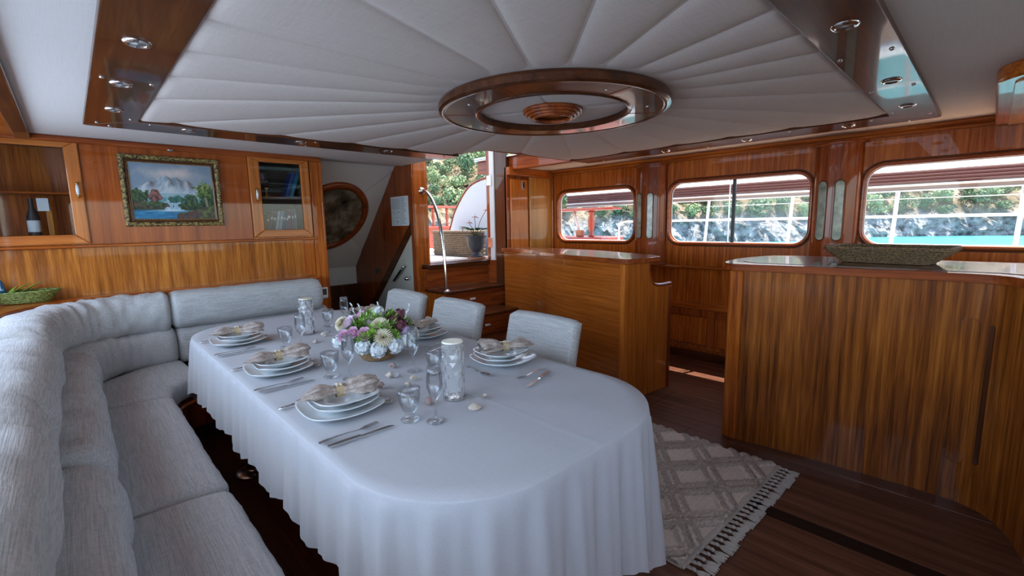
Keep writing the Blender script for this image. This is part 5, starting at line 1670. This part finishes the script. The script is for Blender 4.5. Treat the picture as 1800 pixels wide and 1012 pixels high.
clam(1.119, 1.345, 3.5, .8, 'shell_pale', 'small open beige shell beside the scallop', True)
spiral_shell(.984, 1.69, .2, .8, 'shell_pale', 'small pale seashell seen through the near water glass')
spiral_shell(1.10, 2.885, .9, 1.1, 'shell_pale', 'pale seashell in front of the far crystal lamp')
clam(1.0, 2.78, 1.0, .9, 'shell_pale', 'pale scallop shell beside the far wine glass')
clam(1.15, 2.97, 2.0, .8, 'porcelain', 'white clam shell near the far crystal lamp', True)

# ================================================================ FLOWERS
FC = Vector((1.115, 2.20, TZ))
fa = thing('flower_basket', 'low round wicker basket of pink and white flowers on the table', 'flower arrangement', FC)
mb = MB()
for r in range(7):
    f = .082+.006*r
    mb.tube([(FC.x+f*math.cos(2*PI*k/40), FC.y+f*math.sin(2*PI*k/40), TZ+.007+.0095*r+.002*((k+r) % 2)) for k in range(40)], .0068, 5, True)
mb.lathe([(0, .002), (.08, .002), (.08, .006), (0, .006)], FC, 20)
mb.build('woven_basket', 'wicker_light', fa, True)
MB().sell((FC.x, FC.y, TZ+.10), (.125, .125, .075), 1, 20, 10).build('moss_core', 'leaf_dark', fa, True)
rf = random.Random(5)
CW = Vector((-.70, -.72, 0))       # towards the seats in front
RW = Vector((.72, -.70, 0))
def fpos(r, h, d): return FC+RW*r+Vector((0, 0, h))-CW*(-d)
def petal(mb, base, d, up, ln, wd, cup, n=5):
    d = d.normalized(); s_ = d.cross(up).normalized()
    vs = []
    for i in range(n+1):
        u = i/n
        ww = wd*math.sin(PI*(.12+.80*u))**.7
        c = base+d*ln*u+up*cup*(u**2)
        vs += [c-s_*ww+up*ww*.35, c, c+s_*ww+up*ww*.35]
    mb.add(vs, [(i*3+j, (i+1)*3+j, (i+1)*3+j+1, i*3+j+1) for i in range(n) for j in range(2)])
def rose(c, ax, R, m):
    ax = ax.normalized(); u = ax.orthogonal().normalized(); v_ = ax.cross(u)
    mb = MB()
    mb.sell(c+ax*R*.1, (R*.5, R*.5, R*.5), 1, 12, 8)
    for ring_, (k, rr, tilt) in enumerate([(3, .25, 1.45), (5, .5, 1.2), (6, .75, .85), (7, .95, .45)]):
        for q in range(k):
            a = 2*PI*q/k+ring_*.7
            d = (u*math.cos(a)+v_*math.sin(a))
            dd = (d*math.cos(tilt)+ax*math.sin(tilt))
            petal(mb, c+d*R*rr*.45-ax*R*.15, dd, (ax*math.cos(tilt)-d*math.sin(tilt)), R*.85, R*.5, R*.28)
    mb.build('rose', m, fa, True)
def mum(c, ax, R, m):
    ax = ax.normalized(); u = ax.orthogonal().normalized(); v_ = ax.cross(u)
    mb = MB()
    for ring_ in range(7):
        k = 10+ring_*3; tilt = 1.45-ring_*.25
        for q in range(k):
            a = 2*PI*(q+.5*(ring_ % 2))/k
            d = u*math.cos(a)+v_*math.sin(a)
            dd = d*math.cos(tilt)+ax*math.sin(tilt)
            petal(mb, c+d*R*.1, dd, (ax*math.cos(tilt)-d*math.sin(tilt)), R*(.62+.38*ring_/6), R*.10, -R*.06, 3)
    mb.build('chrysanthemum', m, fa, True)
def hydrangea(c, R, m, n=60):
    mb = MB()
    for i in range(n):
        d = Vector((rf.gauss(0, 1), rf.gauss(0, 1), rf.gauss(0, 1))).normalized()
        p = c+d*R*rf.uniform(.8, 1)
        u = d.orthogonal().normalized(); v_ = d.cross(u)
        for q in range(4):
            a = PI/2*q+rf.uniform(-.2, .2)
            petal(mb, p, u*math.cos(a)+v_*math.sin(a), d, R*.34, R*.17, R*.10, 3)
    mb.sell(c, (R*.86, R*.86, R*.86), 1, 14, 9)
    mb.build('hydrangea', m, fa, True)
def sprig(c, d, ln, m, n=14, wd=.006, nm='fern_sprig', lw=.05):
    d = d.normalized(); s_ = d.orthogonal().normalized(); v_ = d.cross(s_)
    mb = MB(); mb.tube([c, c+d*ln], [.0018, .001], 4)
    for i in range(n):
        a = i*2.4
        p = c+d*ln*(.2+.8*i/n)
        dd = (s_*math.cos(a)+v_*math.sin(a))*.9+d*.8
        petal(mb, p, dd, d, lw*(1-.4*i/n), wd, .004, 3)
    mb.build(nm, m, fa, True)
# flowers placed as seen: r = to the right, h = height, d = towards the viewer
for (r, h, d, R, m) in [(-.012, .135, .115, .031, 'petal_pink'), (-.058, .14, .105, .027, 'petal_pink'), (-.095, .125, .10, .028, 'petal_pink'), (-.085, .175, .06, .030, 'petal_pale'), (-.01, .175, .05, .028, 'petal_pale'), (-.055, .195, .02, .026, 'petal_pink')]:
    c = FC+RW*r*1.32+CW*d*1.2+Vector((0, 0, h*1.15)); rose(c, CW*d*8+RW*r*5+Vector((0, 0, .5)), R*1.15, m)
for (r, h, d, R) in [(.055, .122, .115, .040), (.035, .168, .075, .036), (-.125, .17, .045, .034), (-.02, .2, -.06, .03)]:
    c = FC+RW*r*1.32+CW*d*1.2+Vector((0, 0, h*1.15)); mum(c, CW*d*9+RW*r*4+Vector((0, 0, .5)), R*1.15, 'petal_cream')
for (r, h, d, R) in [(-.02, .085, .125, .034), (.035, .07, .125, .034), (.09, .08, .095, .034), (.125, .09, .05, .036), (-.125, .095, .075, .030), (.13, .10, -.03, .034), (0, .20, -.03, .03), (-.06, .1, -.12, .035), (.06, .1, -.12, .035)]:
    hydrangea(FC+RW*r*1.32+CW*d*1.2+Vector((0, 0, h*1.15)), R*1.15, 'petal_white')
for (r, h, d, R, m) in [(.075, .17, .03, .036, 'petal_plum'), (.105, .155, .04, .034, 'petal_plum'), (.09, .19, -.02, .034, 'petal_plum'), (.13, .135, .05, .026, 'petal_lilac'), (.02, .195, .0, .024, 'petal_lilac')]:
    hydrangea(FC+RW*r*1.32+CW*d*1.2+Vector((0, 0, h*1.15)), R, m, 26)
for k in range(90):
    a = rf.uniform(0, 2*PI); el = rf.uniform(.15, 1.35)
    d = Vector((math.cos(a)*math.cos(el), math.sin(a)*math.cos(el), math.sin(el)))
    c = FC+Vector((d.x*.11, d.y*.11, .10+d.z*.06))
    sprig(c, d+Vector((0, 0, .25)), rf.uniform(.06, .10), ('leaf', 'leaf_bright', 'leaf_bright')[k % 3], 14, .0045, 'fern_sprig', .035)
for (r, d) in [(-.06, .0), (.0, -.04), (.12, .0), (-.1, -.05)]:
    c = FC+RW*r*1.2+CW*d+Vector((0, 0, .19))
    sprig(c, RW*r*3+Vector((0, 0, 1)), .10, 'petal_white', 10, .004, 'white_sprig', .014)
